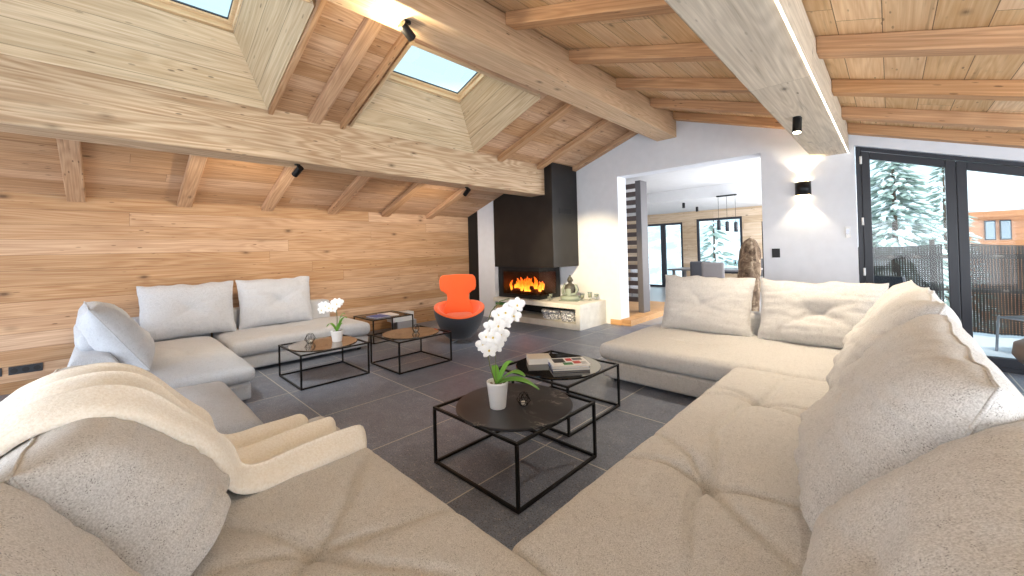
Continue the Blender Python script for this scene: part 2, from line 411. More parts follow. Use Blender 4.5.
# skylight shafts: splayed linings up to a framed pane
nL = Vector((-.345, 0, 1)).normalized(); sL = Vector((1, 0, .345)).normalized()
def SP(x, y, h):
    """point on left slope: board-plane coordinate x,y lifted h along the normal"""
    p = Vector((x, y, zl(x))) + nL * h; return p
for k, (ya, yb) in enumerate(SH):
    h = .42
    c0 = [SP(SX0, ya, -.022), SP(SX1, ya, -.022), SP(SX1, yb, -.022), SP(SX0, yb, -.022)]
    gx0, gx1 = (SX0 + .40, SX1 + .40) if k == 0 else (SX0 + .36, SX1 + .36)
    gy0, gy1 = (2.23, 3.36) if k == 0 else (-.45, .83)
    c1 = [SP(gx0, gy0, h), SP(gx1, gy0, h), SP(gx1, gy1, h), SP(gx0, gy1, h)]
    c0 = [p + (p - q_) * 0 for p, q_ in zip(c0, c1)]
    cb = [SP(SX0, ya, 0), SP(SX1, ya, 0), SP(SX1, yb, 0), SP(SX0, yb, 0)]; c0 = [p + (p - q_) * (.022 / h) for p, q_ in zip(cb, c1)]
    def face(i, j, name, mat):
        a, b, c, d = c0[i], c0[j], c1[j], c1[i]
        n = (b - a).cross(d - a).normalized() * -.03
        MB().hexa([a, b, b + n, a + n, d, c, c + n, d + n]).build(name, mat, kind='structure', weld=False)
    face(0, 1, 'trim_%d' % (10 * k + 1), M['shaft_y']); face(1, 2, 'trim_%d' % (10 * k + 2), M['shaft'])
    face(2, 3, 'trim_%d' % (10 * k + 3), M['shaft_y']); face(3, 0, 'trim_%d' % (10 * k + 4), M['shaft'])
    # frame and pane
    def ring(ix0, ix1, iy0, iy1, wd, hh, th, name, mat, parent=None):
        m = MB()
        for (a0, a1, b0, b1) in ((ix0, ix0 + wd, iy0, iy1), (ix1 - wd, ix1, iy0, iy1), (ix0 + wd, ix1 - wd, iy0, iy0 + wd), (ix0 + wd, ix1 - wd, iy1 - wd, iy1)):
            m.hexa([SP(a0, b0, hh), SP(a1, b0, hh), SP(a1, b1, hh), SP(a0, b1, hh), SP(a0, b0, hh + th), SP(a1, b0, hh + th), SP(a1, b1, hh + th), SP(a0, b1, hh + th)])
        return m.build(name, mat, parent, bevel=.004)
    w = empty('window_%d' % (k + 1), SP((gx0 + gx1) / 2, (gy0 + gy1) / 2, h)); w['kind'] = 'structure'
    T = Matrix.Translation(-w.location)
    parts = [ring(gx0 - .02, gx1 + .02, gy0 - .02, gy1 + .02, .05, h, .06, 'window_frame', M['sky_frame'], w),
             ring(gx0 + .028, gx1 - .028, gy0 + .028, gy1 - .028, .035, h + .055, .03, 'sash', M['sky_frame'], w),
             ring(gx0 + .062, gx1 - .062, gy0 + .062, gy1 - .062, .008, h + .07, .02, 'seal', M['anthracite'], w)]
    q = [SP(gx0 + .064, gy0 + .064, h + .075), SP(gx1 - .064, gy0 + .064, h + .075), SP(gx1 - .064, gy1 - .064, h + .075), SP(gx0 + .064, gy1 - .064, h + .075)]
    q2 = [p + nL * .006 for p in q]
    parts.append(MB().hexa(q + q2).build('pane', M['glass'], w))
    for p in parts: p.data.transform(T)

# ------------------------------------------------------------------ beams and rafters
def thing_mesh(o, label, cat, group=None): return tag(o, label, cat, group)
def beam(name, x0, x1, z0, z1, mat, label, top=None, y1=YG, y0=YB):
    m = MB(); pts = [(x0, z0), (x1, z0), (x1, zroof(x1, -.01) if z1 is None else z1), (x0, zroof(x0, -.01) if z1 is None else z1)]
    if z1 is None and x0 < XA < x1: pts.insert(3, (XA, zroof(XA, -.01)))
    m.prism(pts, 'y', y0, y1); o = m.build(name, mat, bevel=.012)
    return tag(o, label, 'beam')
beam('purlin_beam', -4.76, -4.431, 2.335, 2.846, M['beam'], 'pale spruce beam over the wall sofa, running into the black chimney', y1=5.47)
beam('ridge_beam', -2.69, -2.37, 3.067, None, M['beam_ridge'], 'heavy brown ridge beam at the peak of the ceiling')
bc = beam('purlin_beam', -.69, -.33, 2.43, None, M['beam_grey'], 'wide greyed beam with a light strip along its edge, above the right sofa')
led = MB().box(-.339, -.331, YB + .1, YG - .01, 2.423, 2.432).build('light_strip', emit('led_warm_white', (255, 246, 232), 2.6)); tag(led, 'thin glowing LED strip along the lower edge of the greyed beam', 'light strip')

def rafter(x0, x1, fn, y, w, dep, nm):
    m = MB()
    m.hexa([(x0, y, fn(x0, 0)), (x1, y, fn(x1, 0)), (x1, y + w, fn(x1, 0)), (x0, y + w, fn(x0, 0)),
            (x0, y, fn(x0, 0) + dep), (x1, y, fn(x1, 0) + dep), (x1, y + w, fn(x1, 0) + dep), (x0, y + w, fn(x0, 0) + dep)])
    return m.build('rafter', M['rafter_l'] if fn(1, 0) > fn(0, 0) else M['rafter_r'], bevel=.008)
rk = 0
spr = ['topmost in view, above the gap', 'second', 'third', 'fourth', 'fifth', 'sixth', 'seventh', 'eighth']
low = [-1.21, -.27, .67, 1.61, 2.55, 3.49, 4.43]
lowlab = [None, 'low rafter nearest the left edge of the picture, above the cladding', 'low rafter second from the left edge, above the two grey pillows',
          'low rafter third from the left, beside the first small black spotlight', 'low rafter fourth from the left over the wall cladding',
          'low rafter fifth from the left over the wall cladding', 'low rafter nearest the black chimney, beside the farther small spotlight']
for y, lb in zip(low, lowlab):
    if lb is None: continue
    tag(rafter(XW, -4.76, zl_ := (lambda x, o: 2.824 + .345 * (x + 4.28)), y - .035, .145, .079, ''), lb, 'rafter', 'low rafters behind the pale beam')
upL = [(1.132, .045, 'thin rafter edging the right side of the skylight cut off by the picture top'), (1.50, .13, 'rafter on the left slope between the two skylights, the thicker one'), (1.84, .05, 'thin rafter edging the left side of the middle skylight'),
       (4.30, .12, 'rafter right of the middle skylight'), (5.26, .12, 'rafter on the left slope next above the black chimney'), (6.115, .12, 'brown end rafter lying against the white gable left of the ridge beam')]
for y, w, lb in upL:
    tag(rafter(-4.43, -2.69, lambda x, o: 2.824 + .345 * (x + 4.28), y, w, .079, ''), lb, 'rafter', 'rafters on the left slope')
upR = [(.52, None), (1.46, None), (2.44, 'nearest the picture top'), (3.38, 'second from the picture top'), (4.36, 'third from the picture top'), (5.31, 'fourth from the picture top'), (6.105, 'lying against the white gable')]
for y, lb in upR:
    if y > 2:
        tag(rafter(-2.37, -.69, lambda x, o: 2.870 - .332 * (x + .993), y, .135, .117, ''), 'rafter between ridge beam and greyed beam, ' + lb, 'rafter', 'rafters between the two central beams')
    if y > 3:
        tag(rafter(-.33, XR, lambda x, o: 2.870 - .332 * (x + .993), y, .135, .117, ''), {3.38: 'uppermost orange rafter right of the light strip', 4.36: 'second orange rafter down, right of the light strip', 5.31: 'third orange rafter down, right of the light strip', 6.105: 'lowest orange rafter, just above the dark glazed door'}[y], 'rafter', 'rafters right of the greyed beam')

# ------------------------------------------------------------------ glazed door
door = empty('door_1', (0, 0, 0)); door['kind'] = 'structure'
A = M['anthracite']
def slope_bar(m, xa, xb, drop0, drop1, y0, y1):
    m.hexa([(xa, y0, dz(xa) - drop1), (xb, y0, dz(xb) - drop1), (xb, y1, dz(xb) - drop1), (xa, y1, dz(xa) - drop1),
            (xa, y0, dz(xa) - drop0), (xb, y0, dz(xb) - drop0), (xb, y1, dz(xb) - drop0), (xa, y1, dz(xa) - drop0)])
def upright(m, xa, xb, y0, y1, drop, z0=.0):
    m.hexa([(xa, y0, z0), (xb, y0, z0), (xb, y1, z0), (xa, y1, z0), (xa, y0, dz(xa) - drop), (xb, y0, dz(xb) - drop), (xb, y1, dz(xb) - drop), (xa, y1, dz(xa) - drop)])
# white reveal bands round the opening
m = MB(); slope_bar(m, DX0, DX1, .0, .035, YG - .002, YG + .05); upright(m, DX0, DX0 + .03, YG - .002, YG + .05, .035); m.build('trim_40', M['plaster'], kind='structure')
m = MB(); y0, y1 = YG + .03, YG + .11
upright(m, DX0 + .035, DX0 + .085, y0, y1, .04); upright(m, DX1 - .06, DX1, y0, y1, .04); slope_bar(m, DX0 + .085, DX1 - .06, .04, .085, y0, y1)
m.box(DX0 + .085, DX1 - .06, y0, y1, 0, .05); m.build('door_frame', A, door, bevel=.004)
for (xa, xb) in ((-.225, .5185), (.5215, 1.324), (1.327, 2.19)):
    m = MB(); y0, y1 = YG + .02, YG + .09
    upright(m, xa, xa + .075, y0, y1, .095, .05); upright(m, xb - .075, xb, y0, y1, .095, .05)
    slope_bar(m, xa + .075, xb - .075, .095, .175, y0, y1); m.box(xa + .075, xb - .075, y0, y1, .05, .14)
    lf = m.build('door_leaf', A, door, bevel=.005)
    m = MB(); upright(m, xa + .07, xb - .07, YG + .05, YG + .062, .17, .13); m.build('pane', M['glass'], lf)
    if xa == .525:
        m = MB(); m.box(xa + .028, xa + .05, YG + .008, YG + .02, .93, 1.09); m.box(xa + .032, xa + .046, YG - .03, YG + .008, 1.05, 1.07); m.box(xa + .03, xa + .048, YG - .045, YG - .028, .95, 1.07)
        m.build('door_handle', M['black_metal'], lf, bevel=.003)
for z in (2.28, 1.55, .95, .2):
    MB().tube([(DX0 + .082, YG + .015, z), (DX0 + .082, YG + .015, z + .09)], .011).build('hinge', M['white_plastic'], door)

# ------------------------------------------------------------------ fireplace
fp = empty('fireplace', (-5.0, 5.8, .425)); FPT = Matrix.Translation(-Vector(fp.location))
def fpart(m, name, mat, parent=None, **k):
    o = m.build(name, mat, parent or fp, **k); 
    if (parent or fp) is fp or parent.get('fpchild'): o.data.transform(FPT)
    o['fpchild'] = 1
    return o
hx0, hx1, hy0, hy1 = -5.785, -4.27, 5.472, 6.24
m = MB(); m.hexa([(hx0, hy0, 1.035), (hx1, hy0, 1.035), (hx1, hy1, 1.035), (hx0, hy1, 1.035), (hx0, hy0, zl(hx0) - .003), (hx1, hy0, zl(hx1) - .003), (hx1, hy1, zl(hx1) - .003), (hx0, hy1, zl(hx0) - .003)])
fpart(m, 'hood', M['hood'], bevel=.006)
fpart(MB().box(hx1 - .004, hx1 + .006, 5.66, 6.03, 2.00, 2.10), 'vent', M['black_panel'], bevel=.002)
# firebox: surround with a corner of glass
bx0, bx1, by0 = -5.78, -4.70, 5.565
m = MB(); m.box(bx0, bx0 + .12, by0, 6.2, .425, 1.034); m.box(bx0 + .12, bx1, by0, 6.2, .97, 1.034); m.box(bx0 + .12, bx1, by0, 6.2, .425, .475)
m.box(bx0 + .12, bx1, 6.1, 6.2, .475, .97)
fpart(m, 'firebox', M['black_panel'])
m = MB(); m.box(bx0 + .12, bx1 + .004, by0 - .008, by0, .475, .505); m.box(bx0 + .12, bx1 + .004, by0 - .008, by0, .94, .97); m.box(bx0 + .12, bx0 + .15, by0 - .008, by0, .505, .94)
m.box(bx1, bx1 + .008, by0, 6.1, .475, .505); m.box(bx1, bx1 + .008, by0, 6.1, .94, .97); m.box(bx1, bx1 + .008, 6.06, 6.1, .505, .94)
fpart(m, 'door_trim', M['black_metal'])
m = MB(); m.box(bx0 + .15, bx1, by0 - .004, by0, .505, .94); m.box(bx1, bx1 + .004, by0, 6.06, .505, .94)
fpart(m, 'glass_pane', M['smoke'])
bark = wood('charred_log', 0, 1, (120, 70, 40), (40, 24, 18), knots=0)
for (a, b, r) in (((-5.62, 5.85, .53), (-4.95, 5.78, .55), .05), ((-5.55, 5.72, .53), (-4.88, 5.9, .53), .045), ((-5.4, 5.95, .60), (-5.0, 5.7, .62), .045)):
    A_, B_ = Vector(a), Vector(b)
    pts = [A_.lerp(B_, i / 6) + Vector((0, nz(i, r * 90) * .012, nz(i, 3 + r * 90) * .012)) for i in range(7)]
    fpart(MB().tube(pts, r, 12), 'log', bark)
def flame_mat():
    t = NT('flames'); v, s = t.obj(); n = t.noise(v, 14, 3)
    f = t.math('ADD', t.math('MULTIPLY', s[2], 2.4), t.math('MULTIPLY', n, .6))
    c = t.ramp(f, [(.35, lin((255, 220, 120))), (.65, lin((255, 160, 50))), (1.0, lin((230, 90, 20)))])
    t.L(c, t.b.inputs['Emission Color']); t.set(Base_Color=lin((255, 150, 40))); t.b.inputs['Emission Strength'].default_value = 2.2
    return t.m
fm = flame_mat(); random.seed(3)
for i in range(26):
    x = -5.6 + random.random() * .72; y = 5.70 + random.random() * .25; hgt = .10 + .22 * random.random() * (1 - abs(x + 5.25) / .55) + .03; w = .018 + .022 * random.random()
    ph = random.random() * 6
    pts = [(x + .03 * math.sin(ph + k * .9) * k / 6, y, .55 + hgt * k / 7) for k in range(8)]
    fpart(MB().tube(pts, [w * math.sin(PI * min(.97, .18 + k / 7 * .8)) ** 1.1 + .001 for k in range(8)], 7), 'flame', fm)
tag(fp, 'black steel corner fireplace with a burning log fire behind glass', 'fireplace')

# hearth bench
hb = empty('hearth_bench', (-4.75, 5.8, 0)); HT = Matrix.Translation((4.75, -5.8, 0))
def hpart(m, name, mat, **k): o = m.build(name, mat, hb, **k); o.data.transform(HT); return o
hpart(MB().box(-5.79, -3.705, 5.407, 6.24, .345, .424), 'top_slab', M['stone'], bevel=.005)
hpart(MB().box(-5.79, -3.71, 5.41, 6.24, 0, .105), 'plinth', M['stone'], bevel=.004)
hpart(MB().box(-3.80, -3.71, 5.41, 6.24, .106, .344), 'end_panel', M['stone'], bevel=.003)
m = MB(); m.box(-5.79, -3.81, 6.0, 6.2, .106, .344); m.box(-5.79, -5.50, 5.75, 6.0, .106, .344)
hpart(m, 'niche_back', M['black_panel'])
tag(hb, 'long pale stone hearth bench with an open black niche', 'hearth')

# carton with green top in the niche
def basket_mat():
    t = NT('patterned_tin'); v, s = t.obj(); vo = t.vor(v, 34)
    c = t.ramp(vo.outputs['Distance'], [(.36, lin((236, 236, 240))), (.52, lin((130, 134, 146)))]); t.L(c, t.b.inputs['Base Color']); t.set(Roughness=.5); return t.m
M['pattern'] = basket_mat()
def bowl(x, y, r, h, label):
    e = empty('lidded_box', (x, y, .106))
    MB().lathe([(r * .93, 0), (r, .02), (r, h * .72), (r * .98, h * .74)], n=28).build('body', M['pattern'], e)
    MB().lathe([(r * 1.03, h * .74), (r * 1.03, h * .93), (r * .98, h)], n=28).build('lid', M['pattern'], e)
    tag(e, label, 'box', 'round patterned boxes in the hearth niche')
bowl(-4.46, 5.64, .20, .16, 'larger left of two round patterned boxes in the hearth niche')
bowl(-4.07, 5.60, .135, .175, 'smaller right one of two round patterned boxes in the hearth niche')
e = empty('firelighter_box', (-5.64, 5.55, .106))
MB().box(-.13, .11, -.09, .09, 0, .17).build('body', plain('kraft_card', (190, 168, 130), .7), e, bevel=.004)
MB().box(-.132, .112, -.092, .092, .171, .205).build('lid', plain('green_card', (96, 160, 78), .6), e, bevel=.004)
MB().ball((-.01, -.092, .09), .035, .004, .04).build('label', plain('orange_print', (206, 120, 60), .6), e)
tag(e, 'small cardboard box with green lid at the left end of the hearth niche', 'box')

# Buddha figure
bd = empty('buddha_statue', (-4.19, 5.83, .425), .3); bd.scale = (1.18, 1.18, 1.18)
bronze = plain('grey_bronze', (92, 88, 80), .45, .5); robe = plain('pale_green_robe', (142, 152, 140), .6)
b = MB()
b.grid(24, 16, lambda u, v: ((.155 * math.cos(2 * PI * u)) * (1 - (2 * v - 1) ** 4) ** .5, (.105 * math.sin(2 * PI * u) - .02) * (1 - (2 * v - 1) ** 4) ** .5, .045 + .045 * (2 * v - 1)), closeu=True)
b.build('crossed_legs', robe, bd)
b = MB(); b.lathe([(.075, .05), (.082, .10), (.078, .15), (.088, .2), (.08, .235), (.03, .262), (.024, .28)], n=20); b.build('torso', bronze, bd)
b = MB()
for s in (-1, 1):
    b.tube([(s * .085, 0, .225), (s * .115, -.015, .16), (s * .10, -.06, .11), (s * .03, -.09, .10)], [.026, .024, .02, .014], 10); b.ball((s * .085, 0, .222), .03)
b.build('arms', robe, bd)
b = MB(); b.grid(20, 10, lambda u, v: ((.084 + .006 * math.sin(u * 40)) * math.cos(PI * (.35 + .6 * u)) * (1 - .15 * v), .095 * math.sin(-PI * (.35 + .6 * u)) * (1 - .15 * v), .07 + .13 * v)); b.build('robe', robe, bd, solid=.006)
b = MB(); b.ball((0, -.005, .315), .04, .043, .052, 16, 12); b.ball((0, .0, .368), .018, .018, .022); b.ball((0, -.047, .31), .007, .008, .012)
for s in (-1, 1): b.ball((s * .042, .002, .308), .006, .008, .02)
b.build('head', bronze, bd)
MB().box(-.15, .15, -.13, .1, 0, .012).build('plinth', robe, bd, bevel=.004)
tag(bd, 'seated buddha statuette on the stone hearth bench', 'statue')
def tealight(x, y, z, r, h, label, group):
    e = empty('candle_holder', (x, y, z))
    MB().lathe([(r * .8, 0), (r * .8, .006), (.012, .012), (.010, .04), (r * .7, .05), (r, h), (r * .94, h), (r * .64, .056), (.01, .053)], n=20).build('glass_cup', M['clear'], e)
    MB().lathe([(r * .62, .057), (r * .72, h * .8), (r * .2, h * .82)], n=16).build('candle', plain('wax', (226, 214, 192), .5), e)
    tag(e, label, 'candle holder', group)
for i, (x, y, lb) in enumerate(((-4.56, 5.72, 'glass candle holder left of the buddha statuette, nearest the firebox glass'), (-4.50, 5.60, 'glass candle holder left of the buddha statuette, nearest to it'),
                  (-3.97, 5.88, 'glass candle holder immediately right of the buddha statuette'), (-3.90, 6.02, 'middle glass candle holder right of the buddha statuette'), (-3.84, 6.14, 'rightmost glass candle holder on the hearth bench'))):
    tealight(x, y, .425, .045, (.13, .09, .13, .15, .11)[i], lb, 'candle holders on the hearth')

# ------------------------------------------------------------------ wall sconce, switch, outlets, spotlights
sc_ = empty('wall_sconce', (-.79, YG - .001, 1.97))
MB().lathe([(.085, 0), (.085, .17)], n=28).build('x', M['black_metal'], sc_)
D.objects['x'].name = 'body'; bo = D.objects['body']; bo.data.name = 'body'; bo.location = (0, -.0, 0); bo.scale = (1, .75, 1)
for v in bo.data.vertices:
    if v.co.y > 0: v.co.y = 0
MB().box(-.07, .07, -.055, -.005, .1705, .1725).build('lens', emit('sconce_glow_up', (255, 224, 170), 12), sc_)
MB().box(-.07, .07, -.055, -.005, -.0025, -.0005).build('lens', emit('sconce_glow_down', (255, 224, 170), 12), sc_)
tag(sc_, 'brown black half-round wall sconce lighting the wall up and down', 'wall lamp')
sw = empty('light_switch', (-1.105, YG - .0005, 1.19))
MB().box(-.045, .045, -.012, 0, -.02, .10).build('plate', M['black_metal'], sw, bevel=.003)
for z in (-.012, .044): MB().box(-.036, .036, -.018, -.012, z, z + .048).build('rocker', M['black_panel'], sw, bevel=.003)
tag(sw, 'black double light switch on the white wall below the sconce', 'switch')
sw = empty('thermostat', (-.365, YG - .0005, 1.40)); MB().box(-.025, .025, -.016, 0, -.0, .14).build('case', M['white_plastic'], sw, bevel=.004); MB().box(-.015, .015, -.019, -.016, .05, .11).build('display', M['chair_leg'], sw)
tag(sw, 'small white control unit on the wall beside the dark door frame', 'control')
for n_, ya, yb, lb in ((3, -.72, -.49, 'black triple power outlet low on the wood wall, at the left picture edge'), (1, -.86, -.76, 'single black power outlet cut off by the left picture edge')):
    o_ = empty('power_outlet', (XW + .0005, (ya + yb) / 2, .235)); hw = (yb - ya) / 2
    MB().box(0, .012, -hw, hw, -.042, .042).build('plate', M['anthracite'], o_, bevel=.003)
    for i in range(n_):
        yc = -hw + (2 * hw) * (i + .5) / n_
        m = MB(); m.tube([(.012, yc, 0), (.017, yc, 0)], .026, 20); s = m.build('socket', M['black_panel'], o_)
    tag(o_, lb, 'power outlet')

def spotlight(x, y, z, aim, power, ang, label, col=(1, .84, .62), blend=.5, emis=True, group='small black ceiling spotlights'):
    e = empty('spotlight', (x, y, z)); d = (Vector(aim) - Vector((x, y, z - .09))).normalized()
    MB().lathe([(.03, -.012), (.03, 0)], n=20).build('mount', M['black_metal'], e)
    MB().tube([(0, 0, -.012), (0, 0, -.05)], .008).build('stem', M['black_metal'], e)
    c = Vector((0, 0, -.075))
    MB().tube([c - d * .065, c + d * .06], .034, 20).build('lamp_head', M['black_metal'], e)
    if emis: MB().tube([c + d * .0605, c + d * .0625], .027, 20).build('lamp_lens', emit('spot_lens', (255, 232, 196), 20), e)
    tag(e, label, 'spotlight', group)
    if power:
        l = D.lights.new('spot_beam', 'SPOT'); l.energy = power; l.spot_size = math.radians(ang); l.spot_blend = blend; l.color = col; l.shadow_soft_size = .03
        lo = D.objects.new('spot_beam', l); link(lo); lo.location = Vector((x, y, z)) + c + d * .08
        lo.rotation_euler = d.to_track_quat('-Z', 'Y').to_euler()
spotlight(-4.55, 1.43, 2.335, (-6.5, .9, 1.0), 38, 120, 'small black spotlight under the pale beam, left of the two', group='small black spotlights under the pale beam')
spotlight(-4.62, 3.82, 2.335, (-6.6, 3.9, .9), 38, 120, 'small black spotlight under the pale beam, nearer the chimney', group='small black spotlights under the pale beam')
spotlight(-.545, 4.10, 2.43, (-.60, 3.8, .4), 70, 125, 'black spotlight under the greyed beam with the light strip', (1, .86, .66), 1.0)
spotlight(-2.53, 1.56, 3.067, (-3.95, 6.1, .90), 620, 27, 'lit glaring spotlight under the ridge beam beside the middle skylight', (1, .80, .48), .55)
# its glare catches the beam just above
l = D.lights.new('lamp_glow', 'POINT'); l.energy = 9; l.color = (1, .80, .5); l.shadow_soft_size = .03; lo = D.objects.new('lamp_glow', l); link(lo); lo.location = (-2.53, 1.47, 2.95)
for z, dirz in ((2.17, 1), (1.945, -1)):
    l = D.lights.new('sconce_beam', 'SPOT'); l.energy = 9; l.spot_size = math.radians(92); l.spot_blend = .35; l.color = (1, .84, .6); l.shadow_soft_size = .015
    lo = D.objects.new('sconce_beam', l); link(lo); lo.location = (-.79, YG - .06, z); lo.rotation_euler = (PI if dirz > 0 else 0, 0, 0)

# ------------------------------------------------------------------ soft goods
def softbox(x0, x1, y0, y1, z0, z1, r, crown=.03, n=(40, 40, 8), wr=.006, extra=None, seed=0, bulge=.0):
    """rounded, crowned and slightly wrinkled cushion block"""
    m = MB(); c = Vector(((x0 + x1) / 2, (y0 + y1) / 2, (z0 + z1) / 2)); hh = Vector(((x1 - x0) / 2, (y1 - y0) / 2, (z1 - z0) / 2))
    ins = Vector([max(.001, a - r) for a in hh])
    def mp(p):
        q = Vector([max(-i, min(i, a)) for a, i in zip(p, ins)]); d = p - q
        if d.length > 1e-6: p = q + d.normalized() * r
        ux, uy = p.x / hh.x, p.y / hh.y
        w = c + p
        t = max(0, p.z / hh.z)
        w.z += crown * (1 - abs(ux) ** 4) * (1 - abs(uy) ** 4) * t
        if bulge:
            k = 1 - (p.z / hh.z) ** 2
            w.x += bulge * k * (ux ** 5 if abs(ux) > .5 else 0); w.y += bulge * k * (uy ** 5 if abs(uy) > .5 else 0)
        if wr:
            w.z += wr * nz(w.x + seed, w.y, w.z, 4.0) * (t + .2) + wr * .5 * nz(w.x, w.y + seed, w.z, 11.0) * t
        if extra: w.z += extra(w.x, w.y) * t
        return w
    N = n
    for ax in range(3):
        a, b_ = [(1, 2), (2, 0), (0, 1)][ax]
        for s in (-1, 1):
            def f(u, v, ax=ax, a=a, b_=b_, s=s):
                p = Vector((0, 0, 0)); p[ax] = s * hh[ax]
                def ease(t, L):
                    # denser rows near the rounded edges
                    t = 2 * t - 1; return L * math.copysign(abs(t) ** .8, t)
                p[a] = ease(u, hh[a]); p[b_] = ease(v, hh[b_])
                return mp(p)
            m.grid(N[a], N[b_], f)
    return m

def tuft(cx, cy, d=.03, r=.12, arms=(0, PI / 2), L=.7, w=.018, dep=.014):
    def f(x, y):
        dx, dy = x - cx, y - cy; rr_ = math.hypot(dx, dy)
        z = -d * math.exp(-(rr_ / r) ** 2)
        for a in arms:
            for s in (0, PI):
                ux, uy = math.cos(a + s), math.sin(a + s); t = dx * ux + dy * uy
                if t > 0:
                    q = -dx * uy + dy * ux + .02 * math.sin(t * 9)
                    z -= dep * math.exp(-(q / w) ** 2) * max(0, 1 - t / L)
        return z
    return f

def pillow(w, h, t, seed=0, tuftd=.35, ripple=.012, nu=56, nv=44, flop=0.0, sag=.12, droop=0.0, p=3.0, e=.55, cr=1.0):
    """local: x width, z height (0..h), y thickness (front is -y). returns MB"""
    m = MB()
    def prof(u, v):
        k = max(0, (1 - abs(u) ** p)) ** e * max(0, (1 - abs(v) ** (p if v > 0 or p < 4 else p * 1.8))) ** e
        fat = 1 + sag * (-v)                                          # heavier at the bottom
        r2 = (u / .55) ** 2 + (v / .55) ** 2
        tf = 1 - tuftd * math.exp(-r2 * 3.0)
        for a in (.55, -.55, 2.2, -2.4):
            ux, uy = math.cos(a), math.sin(a); s_ = u * ux + v * uy; q = -u * uy + v * ux
            if s_ > 0: tf -= .13 * cr * math.exp(-(q / .05) ** 2) * max(0, 1 - s_)
        tf += .12 * nz(u * 1.6 + seed, v * 1.6, seed) + .07 * cr * nz(u * 3 + seed, v * 9, seed * 2) + .05 * cr * nz(u * 9 + seed, v * 4, seed)
        # puckers near the seam
        edge = max(abs(u), abs(v))
        tf += .19 * cr * nz((u if abs(v) > abs(u) else v) * 11 + seed, 0, seed) * max(0, (edge - .45) / .55)
        return t / 2 * k * fat * tf
    def pos(u, v, side):
        pu = u * (1 - .05 * (1 - abs(v) ** 2)) ; pv = v * (1 - .06 * (1 - abs(u) ** 2))
        x = pu * w / 2 + ripple * nz(v * 3 + seed, u * 2, 1.1) ; z = (pv + 1) / 2 * h + ripple * 2.2 * nz(u * 3.1 + seed, seed, 0) * (abs(v) ** 4) * (1 if v > 0 else .2)
        y = side * prof(u, v)
        y += flop * max(0, v) ** 2 * h                       # top flops backwards
        z -= droop * abs(u) ** 3 * max(0, v)
        return Vector((x, y, z))
    def W(a): # map 0..1 -> -1..1 denser at edges
        return math.sin((a - .5) * PI)
    m.grid(nu, nv, lambda a, b: pos(W(a), W(b), -1)); m.grid(nu, nv, lambda a, b: pos(W(a), W(b), 1))
    return m, pos

def place_pillow(name, label, cat, group, mat, loc, face_dir, lean, w, h, t, seed, roll=0, parent=None, seam=True, **k):
    """loc: centre of bottom edge; face_dir: angle the front looks to; lean: tilt back"""
    m, pos = pillow(w, h, t, seed, **k)
    o = m.build(name, mat, None, weld=True)
    for pl in o.data.polygons: pl.use_smooth = True
    # front is local -y -> face_dir
    rz = face_dir + PI / 2
    o.matrix_world = Matrix.Translation(loc) @ Matrix.Rotation(rz, 4, 'Z') @ Matrix.Rotation(-lean, 4, 'X') @ Matrix.Rotation(roll, 4, 'Y')
    tag(o, label, cat, group)
    if seam:
        pts = [pos(math.sin((a / 30 - .5) * PI), 1, 1) for a in range(31)]
        pts += [pos(1, -math.sin((a / 24 - .5) * PI), 1) for a in range(1, 25)]
        pts += [pos(-math.sin((a / 30 - .5) * PI), -1, 1) for a in range(1, 31)]
        pts += [pos(-1, math.sin((a / 24 - .5) * PI), 1) for a in range(1, 25)]
        sm = MB().tube(pts, .0055, 6).build('seam', mat, o)
    return o

def feet(root, xs, ys, z=.035):
    for x in xs:
        for y in ys: MB().lathe([(.03, 0), (.03, z)], (x, y, 0), 14).build('foot', M['foot'], root)

def module(name, label, mat, x0, x1, y0, y1, split, top, back=(), crown=.04, extra=None, rot=None, seed=0, n=(48, 48, 8), r=.05, gap=.012, cat='sofa', basetaper=.02):
    root = empty(name, ((x0 + x1) / 2, (y0 + y1) / 2, 0)); T = Matrix.Translation(-Vector(root.location))
    ps = []
    ps.append(softbox(x0 + basetaper, x1 - basetaper, y0 + basetaper, y1 - basetaper, .036, split - .002, .025, 0, (16, 16, 6), .002, seed=seed).build('base', mat, root, weld=True))
    ps.append(softbox(x0, x1, y0, y1, split, top, r, crown, n, .008, extra, seed, bulge=.012).build('seat_cushion', mat, root, weld=True))
    for i, bk in enumerate(back):
        ps.append(softbox(*bk, .05, .01, (20, 20, 12), .004, seed=seed + i).build('backrest', mat, root, weld=True))
    for x in (x0 + .12, x1 - .12):
        for y in (y0 + .12, y1 - .12):
            ps.append(MB().lathe([(.03, 0), (.03, .035)], (x, y, 0), 14).build('foot', M['foot'], root))
    for p in ps:
        p.data.transform(T)
        if p.name.startswith(('base', 'seat', 'back')):
            for pl in p.data.polygons: pl.use_smooth = True
    tag(root, label, cat)
    return root

def multi(*fs): return lambda x, y: sum(f(x, y) for f in fs)
def groove(axis, at, dep=.02, w=.014):
    return lambda x, y: -dep * math.exp(-(((x if axis == 0 else y) - at) / w) ** 2)

S = M['sofa']; SCOOL = M['sofa_cool']
